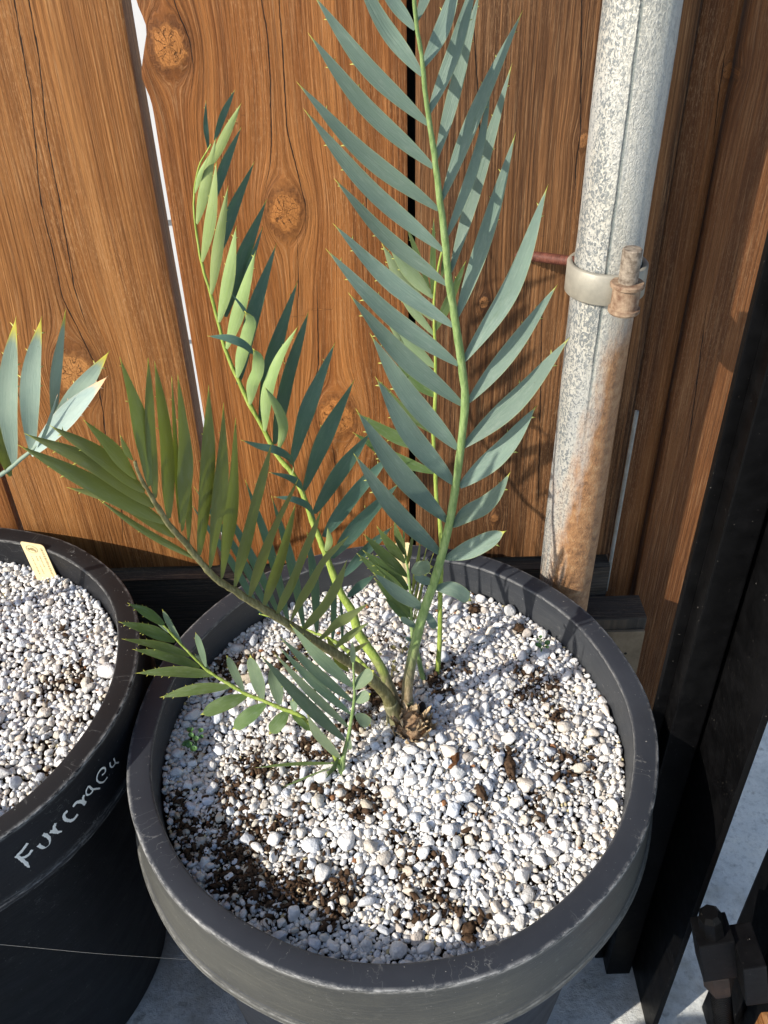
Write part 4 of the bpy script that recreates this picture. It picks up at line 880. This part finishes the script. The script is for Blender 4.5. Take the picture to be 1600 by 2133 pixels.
h_ = Frond(sd2, [(909, 1418, .560), (915, 1350, .566), (917, 1247, .575), (919, 1131, .585), (915, 1075, .590), (909, 1040, .593), (907, 985, .596), (903, 930, .60), (907, 812, .605), (907, 737, .608), (904, 650, .61), (906, 600, .61), (915, 550, .61), (924, 505, .61)], [11, 10, 10, 9, 8, 8, 7, 6, 5, 4], MSTY, 'tall thin frond of pale leaflets behind the blue-green one')
h_.lm = LU
for bx, by, tx, ty, w_, mt in [(902, 620, 803, 482, 33, LU), (905, 668, 797, 510, 36, LU), (905, 765, 792, 634, 31, LU), (906, 700, 812, 560, 20, LU), (908, 826, 822, 744, 30, LS), (906, 905, 790, 793, 19, LS), (903, 938, 745, 862, 30, LS), (904, 985, 737, 902, 28, LS), (907, 800, 808, 660, 18, LU)]:
    h_.leaf([(bx, by), (tx, ty)], w_, .006, tilt=-.1, up=.1, teeth=3, mat=mt, bow=-.05, flip=(mt is LU))
for bx, by, tx, ty, w_ in [(906, 690, 970, 545, 22), (900, 612, 904, 455, 14), (895, 600, 846, 467, 14), (920, 580, 932, 508, 11)]:
    h_.leaf([(bx, by), (tx, ty)], w_, .004, tilt=.2, teeth=1, mat=LS)

# --- plant in the left pot
sd3 = tag(empty('cycad_plant', (LP[0]-.05, LP[1], RIMZ-.03)), 'powdery blue cycad frond with yellow tips entering from the left edge', 'cycad plant')
w_ = Frond(sd3, [(-560, 1330, .55), (-420, 1180, .555), (-260, 1060, .56), (-120, 1015, .565), (0, 990, .570), (22, 975, .572), (45, 955, .573), (75, 930, .574), (95, 905, .574)], [20, 20, 17, 14, 11, 10, 10, 9, 7], LF, 'blue-white frond ending in five stiff leaflets')
at_ = w_.o.data; n_ = len(at_.vertices)
for an in ('lc', 'lp'):
    a_ = at_.attributes.new(an, 'FLOAT_VECTOR', 'POINT'); a_.data.foreach_set('vector', np.zeros(n_*3, dtype=np.float32))
w_.lm = LF
w_.leaf([(30, 970), (16, 850), (20, 760), (33, 664)], 44, -.004, tilt=-.1, up=.1, teeth=3, tipy=.2, wmax=.5)
w_.leaf([(68, 945), (62, 860), (66, 770), (86, 664)], 44, -.004, tilt=-.1, up=.1, teeth=3, tipy=.2, wmax=.5)
w_.leaf([(112, 895), (115, 790), (137, 645)], 24, .01, tilt=.9, teeth=2, tipy=.2, wmax=.4)
w_.leaf([(95, 925), (155, 830), (226, 734)], 44, .0, tilt=.1, up=.2, teeth=3, tipy=.2, wmax=.5)
w_.leaf([(65, 948), (150, 855), (222, 786)], 46, -.012, tilt=.0, up=.2, teeth=3, tipy=.2, wmax=.5, mat=LFB, label='leaflet with a scorched peach tip')
w_.leaf([(78, 938), (98, 890), (120, 822)], 9, -.014, tilt=.8, teeth=0, mat=LFB)
w_.leaf([(22, 992), (5, 940), (-12, 850)], 30, .012, tilt=1.2, teeth=1, mat=LO)
for i in range(4): w_.leaf([(-60-70*i, 1000+25*i), (-70-80*i, 830-10*i), (-60-80*i, 690-10*i)], 42, .0, tilt=0, teeth=2, wmax=.5)

# ------------------------------------------------------------------ plant tags
def slab(name, corners, th, mat, parent=None, rc=.003):
    """thin plate through 4 world corners (tl, tr, br, bl) with rounded top corners"""
    tl, tr, br, bl = [np.array(c) for c in corners]; X = (tr-tl); Wd = np.linalg.norm(X); X /= Wd; Dn = bl-tl; Hh = np.linalg.norm(Dn); Dn /= Hh
    N = np.cross(X, Dn); N /= np.linalg.norm(N); pts = []
    for k in range(7): a = math.pi/2*k/6; pts.append(tl+X*(rc-rc*math.cos(a))+Dn*(rc-rc*math.sin(a)))
    for k in range(7): a = math.pi/2*k/6; pts.append(tr-X*(rc-rc*math.sin(a))+Dn*(rc-rc*math.cos(a)))
    pts += [br, bl]; n = len(pts); V = [p+N*th/2 for p in pts]+[p-N*th/2 for p in pts]
    F = [tuple(range(n)), tuple(range(2*n-1, n-1, -1))]+[(k, k+n, (k+1) % n+n, (k+1) % n) for k in range(n)]
    return mesh_obj(name, V, F, mat, parent, False), N
ty = .688
TL, TR = PY(41, 1127, ty+.008), PY(90, 1135, ty+.008); BR, BL = PY(126, 1216, ty-.006), PY(81, 1214, ty-.006)
tg, N = slab('plant_tag', (TL, TR, BR, BL), .0011, MCREAM)
tag(tg, 'cream plastic plant tag with faint brown print, standing in the left pot', 'plant tag')
if N @ (CAM-TL) < 0: N = -N
def tp(u, v): return TL*(1-u)*(1-v)+TR*u*(1-v)+BL*(1-u)*v+BR*u*v+N*.0008
pr = Acc()
def patch(u0, u1, v0, v1): pr.add([tp(u0, v0), tp(u1, v0), tp(u1, v1), tp(u0, v1)], [(0, 1, 2, 3)])
for u, vs in ((.84, (.10, .95)), (.62, (.30, .66)), (.46, (.32, .76)), (.25, (.34, .80))):
    v = vs[0]
    while v < vs[1]:
        L = RNG.uniform(.012, .035); wv = .05 if u > .8 else .028
        patch(u-wv, u+wv*RNG.uniform(.5, 1), v, min(v+L, vs[1])); v += L+RNG.uniform(.008, .022)
P = [tp(.40+.24*math.cos(a), .155+.085*math.sin(a)) for a in np.linspace(0, 2*math.pi, 33)]; pr.add(*tube(P, .00016, 5, False))
for cu, cv, ru, rv in ((.27, .16, .05, .03), (.42, .155, .10, .038), (.52, .185, .05, .03)):
    pr.add([tp(cu+ru*math.cos(a), cv+rv*math.sin(a)) for a in np.linspace(0, 2*math.pi, 14, endpoint=False)], [tuple(range(14))])
mesh_obj('print', pr.verts(), pr.F, MINK, tg, False)
ty = .672
tg2, _ = slab('plant_tag', (PY(822, 1131, ty), PY(856, 1130, ty), PY(850, 1216, ty-.008), PY(822, 1214, ty-.008)), .0011, MCREAM); tag(tg2, 'blank cream plant tag at the back of the big pot, half hidden by leaves', 'plant tag')

# ------------------------------------------------------------------ small stuff
P = catmull([PY(-60, 1962, .30), PY(60, 1973, .31), PY(200, 1986, .32), PY(330, 1995, .335), PY(428, 2001, .345)], 40); tag(mesh_obj('spider_thread', *tube(P, .00008, 6), MSILK), 'single dusty spider thread stretched between the two pots', 'spider thread')
def weed(px, py, sc, mat, label, n=7, z=RIMZ-.03):
    c = PZ(px, py, z); e = tag(empty('weed', tuple(c)), label, 'weed'); A1 = Acc(); A2 = Acc()
    for i in range(n):
        a = RNG.uniform(0, 6.283); d = sc*RNG.uniform(.2, 1.7); p = c+np.array([d*math.cos(a), d*math.sin(a), .003+sc*.5*RNG.random()+.003]); r = sc*RNG.uniform(.18, .42)
        A1.add(*tube(catmull([c-np.array([0, 0, .004]), (c+p)/2+np.array([0, 0, .002]), p], 6), .00035, 5))
        nn = np.array([RNG.uniform(-.6, .6), RNG.uniform(-.9, .2), 1]); nn /= np.linalg.norm(nn); x = np.cross(nn, [0, 1, 0]); x /= np.linalg.norm(x); y = np.cross(nn, x)
        ring = [p+x*r*math.cos(t)+y*r*.85*math.sin(t)+nn*(.0004*math.cos(2*t)) for t in np.linspace(0, 2*math.pi, 12, endpoint=False)]
        A2.add(ring+[p-nn*.0008]+[q-nn*.0004 for q in ring], [(k, (k+1) % 12, 12) for k in range(12)]+[(13+(k+1) % 12, 13+k, k, (k+1) % 12) for k in range(12)])
    put(mesh_obj('stems', A1.verts(), A1.F, mat, None), e); put(mesh_obj('leaves', A2.verts(), A2.F, mat, None), e)
weed(408, 1548, .0085, MWEED, 'tiny dark green clover weed by the left wall of the big pot', 9, RIMZ-.028)
weed(1128, 1352, .0075, MWEED, 'tiny green weed among pebbles near the right back rim of the big pot', 7, RIMZ-.026)
weed(786, 1365, .0075, MWEEDO, 'olive lobed weed beside the green stem behind the crown', 5, RIMZ-.026)
weed(838, 1358, .0075, MWEEDO, 'brownish lobed weed leaf close to the tall stem', 4, RIMZ-.026)
weed(815, 1402, .0075, MWEEDO, 'yellowish weed leaf just above the crown', 4, RIMZ-.024)
weed(8, 1190, .009, MWEED, 'mossy green weed at the back left of the left pot', 7, RIMZ-.026)
def chip(px, py, sx, sy, rot, mat, label, z=None):
    p = PZ(px, py, RIMZ-.03); zz_ = float(h_big(np.array([p[0]]), np.array([p[1]]))[0])+.003; p = PZ(px, py, zz_)
    V = SH2[0][3]*np.array([sx, sy, min(sx, sy)*.7]); c, s = math.cos(rot), math.sin(rot); V = V @ np.array([[c, s, 0], [-s, c, 0], [0, 0, 1]])
    Vi4, Fi4 = ico(3); V = Vi4*np.array([sx, sy, min(sx, sy)*.75])*(1+.7*(vnoise(Vi4, 2.2, int(px))-.5)+.4*(vnoise(Vi4, 6, int(py))-.5))[:, None]; V = V @ np.array([[c, s, 0], [-s, c, 0], [0, 0, 1]])
    return tag(mesh_obj('bark_chip', V+p, [tuple(map(int, q)) for q in Fi4], mat), label, 'bark chip')
chip(944, 1585, .0036, .0085, -.5, MCHIP, 'orange brown bark chip right below the crown')
chip(1063, 1597, .0042, .0092, -.1, MBARK, 'long dark bark chip right of the crown')
chip(1002, 1650, .0035, .0075, .4, MBARK, 'brown bark chip lying on the mound in front')
chip(1081, 1307, .0050, .0045, .3, MBARK, 'round brown clump on the pebbles by the back right rim')
chip(988, 1270, .0055, .0040, .1, MBARK, 'dark brown clump on the pebbles behind the tall frond')
chip(978, 1932, .0055, .0038, .6, MBARK, 'fuzzy brown seed clump near the front rim')
chip(978, 1955, .0045, .0032, 0, MBARK, 'small fibrous tuft nearest the front rim')
# root fibres in the bare patches
ac = Acc()
for i in range(150):
    k = RNG.choice(6); cx, cy, sp_ = [(600, 1330, 60), (560, 1600, 70), (660, 1560, 30), (780, 1480, 45), (1130, 1440, 45), (590, 1850, 60)][k]
    a = PZ(cx+RNG.normal()*sp_*.7, cy+RNG.normal()*sp_*.5, RIMZ-.026); L = RNG.uniform(.006, .02); th = RNG.uniform(0, 6.283)
    a[2] = float(h_big(a[:1], a[1:2])[0])+.0035
    m1 = a+np.array([math.cos(th), math.sin(th), .25])*L*.5; e1 = a+np.array([math.cos(th+.6), math.sin(th+.6), -.1])*L
    ac.add(*tube(catmull([a, m1, e1], 8), .00018, 4, False))
tag(mesh_obj('root_fibres', ac.verts(), ac.F, MBARK), 'dry brown root fibres in the bare soil patches', 'root fibres', None, 'stuff')
